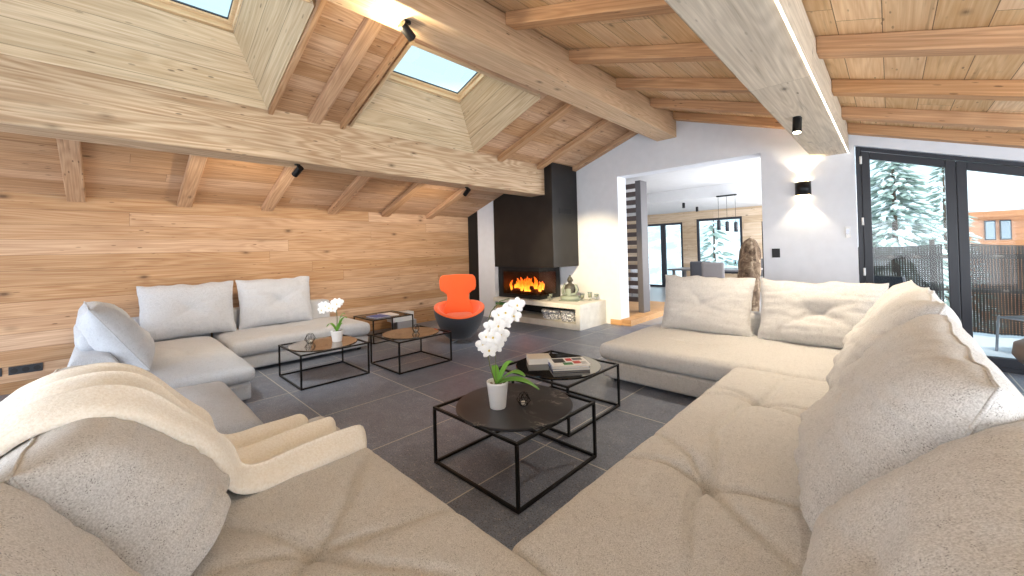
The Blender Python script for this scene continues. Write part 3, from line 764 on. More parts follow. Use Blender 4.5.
# right-hand sectional
module('sofa_section', 'far arm of the right sectional sofa, holding the two upright pillows', S, -2.17, .36, 3.50, 4.86, .215, .385,
       back=[(-1.95, .3, 4.70, 4.90, .20, .62)], crown=.035, extra=multi(tuft(-1.45, 4.0, .015, .2, (.1, 1.5), .7, .025, .018), groove(0, -.93, .01)), seed=1)
module('sofa_section', 'long right sectional sofa seat running towards the camera, warmly lit', S, -.93, .36, .90, 3.49, .215, .385,
       back=[(.20, .42, .90, 3.40, .20, .66)], crown=.04, extra=multi(tuft(-.60, 2.72, .040, .11, (.12, 1.45, -.5), .8, .016, .032), tuft(-.56, 1.68, .042, .11, (.05, 1.75, -.75), .9, .016, .034), groove(1, 3.30, .008, .012)), seed=2, n=(90, 150, 8))
# foreground sofa
module('sofa_section', 'foreground sofa seat at the bottom edge, partly under the cream blanket', S, -2.52, -.60, -.45, .915, .215, .385,
       back=[(-2.5, -.4, -.58, -.36, .20, .66)], crown=.045, extra=multi(tuft(-1.35, .45, .03, .12, (.5, 2.4, 1.2), .9, .018, .024)), seed=3, n=(110, 90, 8))
# left group against the wood wall
module('sofa_section', 'pale grey sofa against the wood wall, farthest section beside the low tables', SCOOL, -6.42, -5.40, .97, 2.62, .20, .375,
       back=[(-6.56, -6.38, .97, 2.45, .20, .66)], crown=.035, extra=tuft(-5.9, 1.75, .015, .2, (.2, 1.4), .6), seed=4)
corner = module('sofa_section', 'deep pale grey corner section of the wall sofa with the slouched pillow', SCOOL, -6.42, -4.27, .10, .945, .20, .345,
       back=[(-6.59, -6.47, -.22, .95, .20, .66)], crown=.075, extra=tuft(-5.1, .55, .02, .22, (.3, 1.2), .7), seed=5, n=(64, 48, 8))
module('ottoman', 'low pale grey ottoman in front of the corner section, partly behind the blanket', SCOOL, -4.235, -2.98, -.45, .70, .13, .29,
       crown=.06, extra=tuft(-3.6, .2, .015, .2, (.25, 1.5), .7), seed=6, n=(48, 48, 8), cat='ottoman')

# end arm of the wall sofa: wedge-shaped, piped, with a bolster
arm = corner; AT = Matrix.Translation(-Vector(corner.location))
def armz(x): return .60 - .17 * (x + 6.5) / 1.2
a = MB()
def armf(u, v):
    # cross-section loop in YZ, swept along X
    x = -6.45 + 1.93 * v
    zt = .615; loop = []
    t = 2 * PI * u; hw, hh = .16, (zt - .04) / 2
    cx_, sx_ = math.cos(t), math.sin(t)
    px = math.copysign(abs(cx_) ** .35, cx_) * hw * (1 - (.42 if cx_ > 0 else .10) * max(0, sx_)); pz = math.copysign(abs(sx_) ** .35, sx_) * hh
    k = 1 if .02 < v < .98 else .94
    return (x, -.075 + px * k, .04 + hh + pz * k)
a.grid(32, 26, armf, closeu=True)
cap0 = [armf(i / 32, 0) for i in range(32)]; cap1 = [armf(i / 32, 1) for i in range(32)]
a.add(cap0, [tuple(range(32))]); a.add(cap1, [tuple(range(32))[::-1]])
ao = a.build('armrest', SCOOL, arm, weld=True); ao.data.transform(AT)
pp = [armf(i / 32, .985) for i in range(33)]
po = MB().tube([(p[0], p[1] * 1.0, p[2]) for p in pp], .006, 6).build('piping', M['piping'], ao); po.data.transform(AT)
bol = softbox(-.42, .22, -.10, .10, 0, .18, .09, 0, (20, 12, 12), .006, seed=9).build('bolster', SCOOL, weld=True)
bol.location = (-4.98, -.10, .615); bol.rotation_euler = (0, .12, .05); tag(bol, 'short round bolster on the sofa arm under the slouched pillow', 'cushion')

# pillows
PG = 'loose back pillows on the wall sofa'
place_pillow('sofa_pillow', 'square pale grey pillow on the wall sofa, in the corner nearest the slouched one', 'pillow', PG, SCOOL, (-6.18, .70, .40), 0, .22, .93, .66, .24, 1)
place_pillow('sofa_pillow', 'square pale grey pillow on the wall sofa, nearest the fireplace end', 'pillow', PG, SCOOL, (-6.18, 1.66, .40), 0, .22, .92, .66, .24, 2.3)
place_pillow('sofa_pillow', 'thick pale grey pillow slouching against the arm at the left end', 'pillow', PG, SCOOL, (-4.98, .22, .42), PI / 2 + .05, .56, .92, .66, .34, 4.1)
RG = 'loose back pillows on the right sofa'
place_pillow('sofa_pillow', 'upright grey pillow on the far sofa arm, nearest the fireplace', 'pillow', RG, S, (-1.49, 4.50, .40), -PI / 2, .24, .93, .63, .24, 6.2, roll=.02, tuftd=.25)
place_pillow('sofa_pillow', 'upright tufted grey pillow standing below the wall sconce', 'pillow', RG, S, (-.50, 4.46, .40), -PI / 2 - .06, .26, .95, .62, .28, 7.7, tuftd=.5, cr=1.6)
big = dict(sag=.35, p=4.5, e=.5, tuftd=.10, cr=.65, nu=80, nv=60)
place_pillow('sofa_pillow', 'big soft pillow in the far corner of the right sofa', 'pillow', RG, S, (-.10, 3.92, .38), PI + .08, .36, .90, .70, .36, 9.1, **big)
place_pillow('sofa_pillow', 'second big soft pillow from the far corner of the right sofa', 'pillow', RG, S, (-.10, 3.12, .38), PI, .38, 1.0, .72, .40, 10.4, **big)
place_pillow('sofa_pillow', 'large wrinkled pillow in the middle of the right sofa', 'pillow', RG, S, (-.09, 2.10, .38), PI, .40, 1.36, .68, .42, 11.6, **big)
place_pillow('sofa_pillow', 'largest nearest pillow at the bottom right picture corner', 'pillow', RG, S, (-.01, 1.0, .385), PI, .50, 1.12, .62, .46, 12.9, **dict(big, cr=.3, p=3.6))
FG = 'big pillows on the foreground sofa'
place_pillow('sofa_pillow', 'big taupe grey pillow under the blanket on the foreground sofa', 'pillow', FG, S, (-2.06, .06, .385), PI / 2, .42, 1.28, .53, .45, 14.2, **dict(big, p=7))
place_pillow('sofa_pillow', 'nearest pillow of the foreground sofa at the bottom left picture corner', 'pillow', FG, S, (-1.0, -.12, .385), PI / 2 - .05, .38, 1.06, .59, .44, 15.8, **dict(big, cr=.3, p=3.6))

# ------------------------------------------------------------------ blanket
def blanket(under):
    from mathutils.bvhtree import BVHTree
    bpy.context.view_layer.update()
    trees = []
    for o in under:
        vs = [o.matrix_world @ v.co for v in o.data.vertices]; trees.append(BVHTree.FromPolygons(vs, [tuple(p.vertices) for p in o.data.polygons]))
    def cast(p, d, far):
        best = None
        for t in trees:
            h = t.ray_cast(p, d, far)
            if h[0] is not None and (best is None or h[3] < best): best = h[3]
        return best
    prof = [(-.50, .62), (-.44, .82), (-.33, .96), (-.20, 1.0), (-.06, .97), (.08, .88), (.18, .74), (.26, .60), (.34, .50), (.44, .46), (.56, .45), (.72, .45), (.86, .44), (.95, .42)]
    P = [Vector((0, a, b)) for a, b in prof]; L = [0]
    for i in range(1, len(P)): L.append(L[-1] + (P[i] - P[i - 1]).length)
    def at(s):
        s = max(0, min(1, s)) * L[-1]
        for i in range(1, len(P)):
            if s <= L[i] + 1e-9:
                t = (s - L[i - 1]) / (L[i] - L[i - 1]); p0, p1, p2, p3 = P[max(0, i - 2)], P[i - 1], P[i], P[min(len(P) - 1, i + 1)]
                return .5 * ((2 * p1) + (p2 - p0) * t + (2 * p0 - 5 * p1 + 4 * p2 - p3) * t * t + (3 * p1 - p0 - 3 * p2 + p3) * t ** 3)
        return P[-1]
    NU, NV = 110, 150
    X = np.zeros((NV, NU)); Yb = np.zeros((NV, NU)); Zb = np.zeros((NV, NU)); N_ = np.zeros((NV, 2)); hit = np.zeros((NV, NU))
    for j in range(NV):
        s_ = j / (NV - 1); p = at(s_); d = (at(s_ + .01) - at(s_ - .01)).normalized(); n = Vector((0, -d.z, d.y)); N_[j] = (n.y, n.z)
        for i in range(NU):
            u = i / (NU - 1)
            se = s_ * (1 - .12 * (1 - u)); p = at(se); d = (at(se + .01) - at(se - .01)).normalized(); n = Vector((0, -d.z, d.y))
            wdt = .78 - .20 * s_
            x = -1.76 - .14 * max(0, s_ - .55) / .45 - (1 - u) * wdt + .012 * math.sin(s_ * 9)
            X[j, i] = x; o = p + n * .35; o.x = x; h = cast(o, -n, .62)
            hit[j, i] = (.35 - h) if h is not None else -.10
    # relax the contact surface the way cloth bridges hollows
    for k_ in range(26):
        q = np.pad(hit, 2, mode='edge')
        av = (q[:-4, 2:-2] + q[4:, 2:-2] + 2 * hit) / 4 if k_ % 6 else (q[:-4, 2:-2] + q[4:, 2:-2] + q[2:-2, :-4] + q[2:-2, 4:] + 4 * hit) / 8
        hit = np.maximum(hit, av)
    for k_ in range(16):
        q = np.pad(hit, 2, mode='edge'); hit = (q[:-4, 2:-2] + q[4:, 2:-2] + q[2:-2, :-4] + q[2:-2, 4:] + 4 * hit) / 8
    def fn(a, b):
        i = round(a * (NU - 1)); j = round(b * (NV - 1)); u, s_ = a, b
        se = s_ * (1 - .12 * (1 - u)); p = at(se); d = (at(se + .01) - at(se - .01)).normalized(); n = (-d.z, d.y)
        ph = u * 3.0 + .12 * math.sin(s_ * 6.0) * math.sin(PI * u) + .22 * nz(s_ * 2.2, u * 2, 5) * math.sin(PI * u)
        f = abs(math.sin(PI * ph)) ** .75
        edge = min(1, (min(u, 1 - u) / .035)); end = min(1, (1 - s_) / .025); k = (1 - (1 - edge) ** 2) ** .5 * (1 - (1 - end) ** 2) ** .5
        amp = .045 if s_ < .6 else .045 + .02 * (s_ - .6) / .4
        off = hit[j, i] + k * (.022 + amp * f + .010 * nz(u * 7, s_ * 6, 2)) - .004
        y = p.y + n[0] * off - (.06 * (1 - f) if s_ > .9 else 0) * (s_ - .9) * 10
        return (X[j, i] + .03 * math.sin(2 * PI * ph), y, p.z + n[1] * off)
    m = MB().grid(NU, NV, fn)
    o = m.build('blanket', M['blanket'], solid=.010)
    return tag(o, 'cream plush throw blanket folded lengthwise over the foreground sofa', 'blanket')
blanket([o for o in D.objects if o.type == 'MESH' and ((o.name.startswith('sofa_pillow') and 'under the blanket' in o.get('label', '')) or (o.name.startswith('seat_cushion') and o.parent and 'foreground' in o.parent.get('label', '')))])

# ------------------------------------------------------------------ low tables
def low_table(label, x0, x1, y0, y1, h, topmat, r=None, cx=None, cy=None, b=.008, square=False):
    e = empty('coffee_table', ((x0 + x1) / 2, (y0 + y1) / 2, 0)); T = Matrix.Translation(-Vector(e.location)); ps = []
    m = MB()
    for z in (0.002, h - 2 * b):
        m.box(x0, x1, y0, y0 + 2 * b, z, z + 2 * b); m.box(x0, x1, y1 - 2 * b, y1, z, z + 2 * b)
        m.box(x0, x0 + 2 * b, y0 + 2 * b, y1 - 2 * b, z, z + 2 * b); m.box(x1 - 2 * b, x1, y0 + 2 * b, y1 - 2 * b, z, z + 2 * b)
    ps.append(m.build('frame', M['black_metal'], e, bevel=.001, segs=1))
    for x in (x0, x1 - 2 * b):
        for y in (y0, y1 - 2 * b): ps.append(MB().box(x, x + 2 * b, y, y + 2 * b, .002 + 2 * b, h - 2 * b).build('leg', M['black_metal'], e))
    if square: ps.append(MB().box(x0 + 2 * b, x1 - 2 * b, y0 + 2 * b, y1 - 2 * b, h - 2 * b, h - .004).build('tabletop', topmat, e))
    else:
        r = r or (x1 - x0) / 2 - .004
        ps.append(MB().lathe([(r - .003, h - .010), (r, h - .006), (r, h + .004), (r - .003, h + .007)], (cx or (x0 + x1) / 2, cy or (y0 + y1) / 2, 0), 72, smooth=False).build('tabletop', topmat, e))
    for p in ps: p.data.transform(T)
    tag(e, label, 'coffee table', 'square black wire coffee tables with round tops'); return e
low_table('black wire coffee table with round black marble top, nearest the camera', -2.143, -1.40, 1.447, 2.19, .362, M['marble'], r=.375)
low_table('black wire coffee table with dark glass top carrying magazines', -2.43, -1.69, 2.29, 3.03, .365, M['dark_glass'], r=.36)
low_table('wire coffee table in front of the wall sofa carrying the far orchid', -5.005, -4.28, 1.336, 2.06, .355, M['bronze_glass'], r=.355)
low_table('wire coffee table with bronze round top nearest the orange chair', -4.655, -3.965, 2.25, 2.98, .362, M['bronze_glass'], r=.34)
t5 = low_table('black wire side table at the end of the wall sofa holding papers', -6.27, -5.60, 2.76, 3.45, .362, M['dark_glass'], square=True)

# magazines
def book(x, y, z, w, d, h, rz, cov, label, cat='magazine', group=None, prints=(), page=(236, 232, 224), name='magazine'):
    e = empty(name, (x, y, z), rz)
    MB().box(-w / 2, w / 2, -d / 2, d / 2, .0015, h - .0015).build('pages', plain('paper', page, .7), e)
    c = plain('cover', cov, .35)
    m = MB(); m.box(-w / 2 - .003, w / 2 + .003, -d / 2 - .003, d / 2 + .003, 0, .0014); m.box(-w / 2 - .003, w / 2 + .003, -d / 2 - .003, d / 2 + .003, h - .0014, h); m.box(-w / 2 - .004, -w / 2 - .0005, -d / 2 - .003, d / 2 + .003, .0014, h - .0014)
    m.build('cover', c, e)
    for (a0, a1, b0, b1, rgb) in prints: MB().box(a0 * w, a1 * w, b0 * d, b1 * d, h + .0002, h + .0012).build('cover_picture', plain('print', rgb, .35), e)
    return tag(e, label, cat, group)
zt = .3725
rz = math.radians(48)
book(-2.24, 2.62, zt, .19, .16, .05, rz, (214, 206, 192), 'small pale box-like book left of the magazine pile on the dark glass table', 'book', name='book')
book(-1.96, 2.67, zt, .30, .23, .016, rz, (50, 66, 116), 'dark blue magazine at the bottom of the pile on the dark glass table', group='pile of magazines on the dark glass table')
book(-1.955, 2.665, zt + .0165, .29, .22, .012, rz - .06, (205, 208, 216), 'pale grey magazine, middle of the pile on the dark glass table', group='pile of magazines on the dark glass table')
book(-1.96, 2.675, zt + .029, .30, .225, .012, rz + .05, (236, 236, 236), 'white magazine with red and green cover pictures, top of the pile', group='pile of magazines on the dark glass table',
     prints=[(-.42, -.1, -.1, .4, (60, 60, 64)), (-.05, .12, .05, .38, (206, 40, 50)), (-.2, .05, -.42, -.15, (60, 130, 84)), (.1, .3, -.3, 0, (188, 52, 44)), (.15, .42, .12, .4, (90, 90, 96)), (.3, .46, -.42, -.1, (180, 180, 184))])
zt5 = .3605
book(-5.86, 2.98, zt5, .30, .24, .012, .1, (56, 84, 170), 'blue folder on the side table at the end of the wall sofa', 'folder', name='folder')
book(-5.92, 3.18, zt5, .32, .22, .008, -.05, (232, 234, 240), 'white papers on the side table, farther from the sofa than the folder', 'papers', name='papers')
book(-6.35, 3.72, 0.0, .2, .38, .15, 0, (196, 198, 204), 'grey white box on the floor behind the tables, lower of the two', 'box', name='storage_box', page=(150, 152, 160))
book(-6.36, 3.66, .1505, .19, .42, .15, 0, (222, 226, 232), 'white box behind the tables, upper of the two', 'box', name='storage_box', page=(214, 218, 224))

# ------------------------------------------------------------------ orchids
petal = plain('white_petal', (250, 248, 246), .55, Subsurface_Weight=.0); leafm = plain('orchid_leaf', (112, 172, 66), .35)
stemm = plain('green_brown_stem', (98, 104, 66), .6); ceramic = plain('white_ceramic', (238, 238, 240), .3); soil = plain('bark_chips', (110, 84, 64), .9)
yel = plain('yellow_lip', (226, 196, 90), .6)
def blossom(parent, c, d, s, seed):
    c = Vector(c); d = Vector(d).normalized(); up = Vector((0, 0, 1)); a = d.cross(up).normalized(); b = a.cross(d).normalized()
    m = MB()
    for k, (ang, L, W) in enumerate(((90, 1, .62), (18, 1.05, .85), (162, 1.05, .85), (-50, .95, .55), (230, .95, .55))):
        t = math.radians(ang + 4 * math.sin(seed + k)); ex = a * math.cos(t) + b * math.sin(t); ey = ex.cross(d)
        def f(u, v, ex=ex, ey=ey, L=L, W=W):
            r = v; w_ = W * 1.25 * math.sin(PI * min(1, .10 + .88 * v)) ** .5
            x = r * L * s; y = (u - .5) * w_ * s
            z = s * (.16 * math.sin(v * 2.6) - .5 * (u - .5) ** 2 * w_)
            return c + ex * x + ey * y + d * z
        m.grid(6, 8, f)
    o = m.build('blossom', petal, parent)
    lp = MB().ball(c + d * s * .16, s * .11, s * .11, s * .14, 8, 6).build('lip', yel, o)
    return o
def orchid(label, loc, potr, poth, stem, blooms, leaves, s):
    e = empty('potted_orchid', loc)
    p = MB(); p.lathe([(potr * .70, 0), (potr * .74, .004), (potr * .98, poth * .9), (potr, poth * .92), (potr, poth), (potr * .9, poth), (potr * .88, poth * .86), (.002, poth * .86)], n=32); p.build('pot', ceramic, e)
    k = MB()
    random.seed(5)
    for i in range(26):
        t = random.random() * 6.28; r_ = random.random() * potr * .78; k.box(r_ * math.cos(t) - .006, r_ * math.cos(t) + .008, r_ * math.sin(t) - .006, r_ * math.sin(t) + .006, poth * .86, poth * (.89 + .06 * random.random()))
    k.build('bark_mulch', soil, e)
    MB().tube([Vector(p_) for p_ in stem], .0035, 7).build('stem', stemm, e)
    for (az, L, W, rise, drop) in leaves:
        def f(u, v):
            t = v; r_ = L * t; w_ = W * (math.sin(PI * min(1, .12 + .86 * t)) ** .6)
            z = poth * .9 + rise * math.sin(t * 1.9) - drop * t * t + .25 * abs(u - .5) * w_
            return (r_ * math.cos(az) - (u - .5) * w_ * math.sin(az), r_ * math.sin(az) + (u - .5) * w_ * math.cos(az), z)
        MB().grid(7, 14, f).build('leaf', leafm, e, solid=.003)
    for i, (x, y, z, dx, dy, dz_) in enumerate(blooms): blossom(e, (x, y, z), (dx, dy, dz_), s * (.9 + .2 * math.sin(i * 2.1) ** 2), i)
    MB().tube([(-.012, .0, poth * .86), (-.012, 0, max(q[2] for q in stem) * .93)], .002, 6).build('support_stick', stemm, e)
    return tag(e, label, 'potted plant', 'white orchids in white pots')
# camera-right direction in the ground plane
R2 = Vector((.72, .69, 0)); B2 = Vector((.69, -.72, 0))     # along picture right / towards the camera
def q(a, b, z): v = R2 * a + B2 * b; return (v.x, v.y, z)
stem = [q(-.01, 0, .14), q(-.045, 0, .26), q(-.06, 0, .38), q(-.062, 0, .50), q(-.03, 0, .60), q(.03, 0, .665), q(.09, 0, .68)]
bl = []
for a, b, z in ((-.085, .03, .40), (-.045, .045, .37), (-.005, .03, .395), (-.06, .05, .455), (-.015, .05, .45), (.03, .03, .46), (-.03, .04, .515), (.015, .055, .52), (.055, .03, .545), (.02, .03, .585), (.065, .045, .60), (.10, .02, .625), (.115, .03, .575), (.135, .02, .64)):
    v = q(a, b, 0); bl.append((v[0], v[1], z, B2.x + .3 * math.sin(a * 60), B2.y + .3 * math.cos(z * 50), -.15))
orchid('tall white orchid in a white pot on the black marble coffee table', (-1.80, 1.70, .369), .068, .165, stem, bl,
       [(math.radians(20), .19, .07, .10, .03), (math.radians(42), .26, .085, .05, .09), (math.radians(150), .10, .045, .09, .0), (math.radians(75), .12, .05, .12, .0)], .052)
stem = [q(.0, 0, .12), q(.01, 0, .25), q(.0, 0, .35), q(-.05, 0, .42), q(-.13, 0, .43)]
bl = []
for a, b, z in ((-.16, .02, .36), (-.11, .03, .41), (-.07, .03, .385), (-.15, .03, .415), (-.03, .02, .38), (.0, .02, .44), (.045, .02, .45), (.02, .03, .43)):
    v = q(a, b, 0); bl.append((v[0], v[1], z, B2.x, B2.y + .2 * math.sin(a * 50), -.1))
orchid('small white orchid on the wire table in front of the wall sofa', (-4.60, 1.83, .3625), .068, .125, stem, bl,
       [(math.radians(40), .12, .06, .16, .0), (math.radians(-140), .12, .05, .12, .06), (math.radians(60), .09, .06, .2, .0), (math.radians(10), .10, .05, .10, .0)], .055)

# geometric wire tealight holders
def wire_holder(x, y, z, r, label):
    e = empty('wire_candle_holder', (x, y, z)); m = MB()
    top = [(r * .5 * math.cos(i * PI / 3), r * .5 * math.sin(i * PI / 3), r * 1.7) for i in range(6)]
    mid = [(r * math.cos((i + .5) * PI / 3), r * math.sin((i + .5) * PI / 3), r * .7) for i in range(6)]
    bot = [(r * .5 * math.cos(i * PI / 3), r * .5 * math.sin(i * PI / 3), .002) for i in range(6)]
    for i in range(6):
        for a, b in ((top[i], top[(i + 1) % 6]), (mid[i], mid[(i + 1) % 6]), (bot[i], bot[(i + 1) % 6]), (top[i], mid[i]), (top[(i + 1) % 6], mid[i]), (bot[i], mid[i]), (bot[(i + 1) % 6], mid[i])): m.tube([a, b], .0018, 5)
    m.build('wire_cage', M['black_metal'], e)
    MB().lathe([(r * .35, .003), (r * .38, r * .5), (r * .3, r * .5)], n=16).build('tealight', plain('tealight_wax', (220, 214, 204), .5), e)
    tag(e, label, 'candle holder', 'small wire candle holders')
wire_holder(-1.70, 1.83, .369, .045, 'small geometric wire candle holder beside the tall orchid')
wire_holder(-4.78, 1.60, .3625, .06, 'small wire candle holder left of the far orchid on its table')
wire_holder(-4.30, 2.68, .369, .05, 'small wire candle holder on the bronze-topped table near the orange chair')

# ------------------------------------------------------------------ orange chair
ch = empty('swivel_armchair', (-4.74, 3.72, 0), math.radians(56)); ch.scale = (.9, .9, .9)
def rim(t):    # t angle, front = -y (t=-90deg)
    f = (1 - math.sin(t)) / 2          # 1 at the front
    return .605 - .17 * f ** 2.2 + .02 * (1 - f)
def rad(z): return .20 + .225 * math.sin(min(1, (z - .07) / .50) * PI / 2) ** .8
m = MB()
def outer(u, v):
    t = 2 * PI * u; z = .07 + (rim(t) - .07) * v; r_ = rad(z) ; return (r_ * math.cos(t), r_ * .98 * math.sin(t), z)
m.grid(56, 16, outer, closeu=True)
m.add([outer(i / 56, 0) for i in range(56)], [tuple(range(56))[::-1]])
m.build('shell', M['charcoal'], ch, weld=True)
m = MB()
def inner(u, v):
    t = 2 * PI * u; zt_ = rim(t)
    if v < .25:                                   # rolled lip
        a = v / .25 * PI; r1 = rad(zt_); return ((r1 - .04 + .042 * math.cos(a)) * math.cos(t), (r1 - .04 + .042 * math.cos(a)) * .98 * math.sin(t), zt_ + .03 * math.sin(a))
    k = (v - .25) / .75; z = zt_ - (zt_ - .33) * k; r_ = (rad(zt_) - .082) * (1 - .30 * k * k)
    return (r_ * math.cos(t), r_ * .98 * math.sin(t), z)
m.grid(56, 22, inner, closeu=True); m.add([inner(i / 56, 1) for i in range(56)], [tuple(range(56))])
m.build('inner_upholstery', M['orange'], ch, weld=True)
m = softbox(-.235, .235, -.33, .20, .335, .445, .05, .03, (24, 24, 8), .003); m.build('seat_pad', M['orange'], ch, weld=True)
# winged back
prof = [(.42, .26), (.52, .245), (.62, .205), (.70, .185), (.76, .19), (.805, .235), (.84, .295), (.90, .315), (1.0, .318), (1.06, .305), (1.095, .27)]
def hw(z):
    for i in range(1, len(prof)):
        if z <= prof[i][0]: t = (z - prof[i - 1][0]) / (prof[i][0] - prof[i - 1][0]); t = t * t * (3 - 2 * t); return prof[i - 1][1] * (1 - t) + prof[i][1] * t
    return prof[-1][1]
def backf(off):
    def f(u, v):
        z = .42 + .675 * v; x = (2 * u - 1) * hw(z)
        y = .27 + .10 * v - 1.15 * x * x * (1.0 - .2 * v) + off * (1 - .4 * abs(2 * u - 1) ** 6)
        return (x, y, z + (.012 * (1 - (2 * u - 1) ** 2) if v > .98 else 0))
    return f
def slab(f0, f1, nu, nv):
    m = MB(); m.grid(nu, nv, f0); m.grid(nu, nv, f1)
    for (fa) in (lambda t: (t, 0), lambda t: (t, 1), lambda t: (0, t), lambda t: (1, t)):
        m.grid(30 if 1 else 0, 2, lambda a, b: (Vector(f0(*fa(a))) * (1 - b) + Vector(f1(*fa(a))) * b))
    return m
slab(backf(-.035), backf(.028), 24, 40).build('backrest', M['orange'], ch, weld=True, bevel=.0)
slab(backf(.029), backf(.05), 24, 40).build('back_shell', M['charcoal'], ch, weld=True)
m = MB()
m.lathe([(.03, .03), (.03, .075)], n=20)
for k in range(4):
    a_ = PI / 4 + k * PI / 2; m.tube([(0, 0, .045), (.24 * math.cos(a_), .24 * math.sin(a_), .012)], [.016, .01], 8)
m.build('swivel_base', M['chair_leg'], ch)
tag(ch, 'orange winged swivel armchair with a charcoal outer shell', 'armchair')

# ------------------------------------------------------------------ room beyond the opening
YD = 13.0
MB().box(-7.2, -.5, YG + .3, YD + .3, -.2, 0).build('floor_dining', plain('pale_floor', (150, 148, 150), .35), kind='structure')
MB().box(-7.2, -.8, YG + .3, 9.6, 2.72, 2.8).build('ceiling_dining', M['ceil_white'], kind='structure')
MB().box(-7.2, -.8, 9.6, YD + .3, 2.46, 2.8).build('ceiling_far', M['ceil_white'], kind='structure')
wd = [(-7.2, -6.15, 0, 2.46), (-6.15, -4.84, 2.14, 2.46), (-4.84, -4.41, 0, 2.46), (-4.41, -3.12, 0, .5), (-4.41, -3.12, 2.20, 2.46), (-3.12, -.8, 0, 2.46)]
m = MB()
for a_, b_, z0, z1 in wd: m.box(a_, b_, YD, YD + .3, z0, z1)
m.build('wall_dining', M['dining_wood'], kind='structure')
MB().box(-7.5, -7.2, YG + .3, YD + .3, 0, 2.8).build('wall_dining_left', M['plaster'], kind='structure')
m = MB(); m.box(-.8, -.5, YG + .3, YD + .3, 0, 2.8); m.build('wall_dining_right', M['plaster'], kind='structure')
def window(nm, x0, x1, z0, z1, mull, y):
    w = empty(nm, ((x0 + x1) / 2, y, z0)); w['kind'] = 'structure'; m = MB(); T = Matrix.Translation(-Vector(w.location)); t_ = .07
    m.box(x0, x0 + t_, y, y + .08, z0, z1); m.box(x1 - t_, x1, y, y + .08, z0, z1); m.box(x0 + t_, x1 - t_, y, y + .08, z0, z0 + t_); m.box(x0 + t_, x1 - t_, y, y + .08, z1 - t_, z1)
    for mx in mull: m.box(mx - .08, mx + .08, y, y + .08, z0 + t_, z1 - t_)
    a = m.build('window_frame', A, w, bevel=.004); b = MB().box(x0 + t_, x1 - t_, y + .035, y + .043, z0 + t_, z1 - t_).build('pane', M['glass'], w)
    a.data.transform(T); b.data.transform(T)
window('window_3', -6.15, -4.84, 0, 2.14, [-5.5], YD + .02)
window('window_4', -4.41, -3.12, .5, 2.20, [], YD + .02)
# platform and slatted screen
MB().box(-5.6, -3.235, YG + .3, 8.8, 0, .1).build('floor_platform', M['oak'], kind='structure')
MB().box(-3.42, -3.235, YG, YG + .3, 0, .1).build('trim_41', M['oak'], kind='structure')
sr = empty('slatted_screen', (-3.7, 7.0, .1)); brown = plain('dark_brown_slats', (82, 70, 66), .6); T = Matrix.Translation((3.7, -7.0, -.1))
o = MB().box(-3.52, -3.41, 7.11, 7.38, .1, 2.64).build('post', plain('grey_brown_post', (92, 88, 90), .5), sr, bevel=.004); o.data.transform(T)
o = MB().box(-4.9, -4.78, 7.11, 7.25, .1, 2.64).build('post', brown, sr, bevel=.004); o.data.transform(T)
for i in range(15):
    z = .30 + i * .158; o = MB().box(-4.78, -3.52, 7.12, 7.23, z, z + .085).build('slat', brown, sr, bevel=.003); o.data.transform(T)
tag(sr, 'dark slatted wooden screen standing in the wide opening', 'room divider')
# pendants
pd = empty('pendant_lamp', (-2.57, 9.5, 2.46))
MB().box(-.28, .28, -.04, .04, .0, .03)
pdm = empty
for nm in ('x',): pass
MB().box(-.20, .20, -.04, .04, -.03, -.001).build('ceiling_rose', M['black_metal'], pd, bevel=.004)
for dx, z in ((-.17, 1.70), (0, 1.66), (.17, 1.64)):
    MB().tube([(dx, 0, z + .22 - 2.46), (dx, 0, -.03)], .004, 6).build('cord', M['black_metal'], pd)
    MB().lathe([(.038, z - 2.46), (.038, z + .2 - 2.46), (.02, z + .22 - 2.46)], (dx, 0, 0), 20).build('lamp_shade', M['anthracite'], pd)
tag(pd, 'three dark cylinder pendants hanging in front of the far window', 'pendant lamp')
for x, y, lb in ((-3.75, 10.2, 'left of the two tiny ceiling spots in the far room'), (-3.9, 11.6, 'right of the two tiny ceiling spots in the far room')):
    spotlight(x, y, 2.46, (x, y, 0), 0, 30, lb, emis=False, group='ceiling spots in the far room')
# dining table and chairs
dt = empty('dining_table', (-3.3, 10.9, 0)); gm = plain('grey_table', (120, 118, 120), .4)
MB().box(-1.0, 1.0, -.5, .5, .72, .76).build('tabletop', gm, dt, bevel=.005)
for x in (-.9, .84):
    for y in (-.42, .36): MB().box(x, x + .06, y, y + .06, 0, .72).build('leg', gm, dt)
tag(dt, 'grey dining table in front of the far window', 'table')
def dchair(x, y, rz, col, label):
    e = empty('dining_chair', (x, y, 0), rz); c = fabric('chair_fabric', col, tuple(int(k * .8) for k in col))
    softbox(-.24, .24, -.24, .24, .42, .50, .03, .01, (12, 12, 5), 0).build('seat', c, e, weld=True)
    b = softbox(-.23, .23, -.03, .04, .50, .98, .03, 0, (12, 6, 14), 0); o = b.build('backrest', c, e, weld=True); o.location = (0, -.22, 0); o.rotation_euler = (.08, 0, 0)
    for sx in (-.2, .2):
        for sy in (-.2, .2): MB().tube([(sx, sy, .42), (sx * 1.1, sy * 1.1, .0)], [.014, .010], 8).build('leg', M['black_metal'], e)
    tag(e, label, 'dining chair', 'dining chairs in the far room')
dchair(-2.93, 9.75, .15, (128, 122, 122), 'grey high-backed dining chair in front of the far table')
dchair(-3.42, 10.3, .3, (70, 70, 76), 'dark dining chair left of the grey high-backed one')
dchair(-2.35, 11.9, PI, (110, 108, 110), 'dining chair on the window side of the far table')
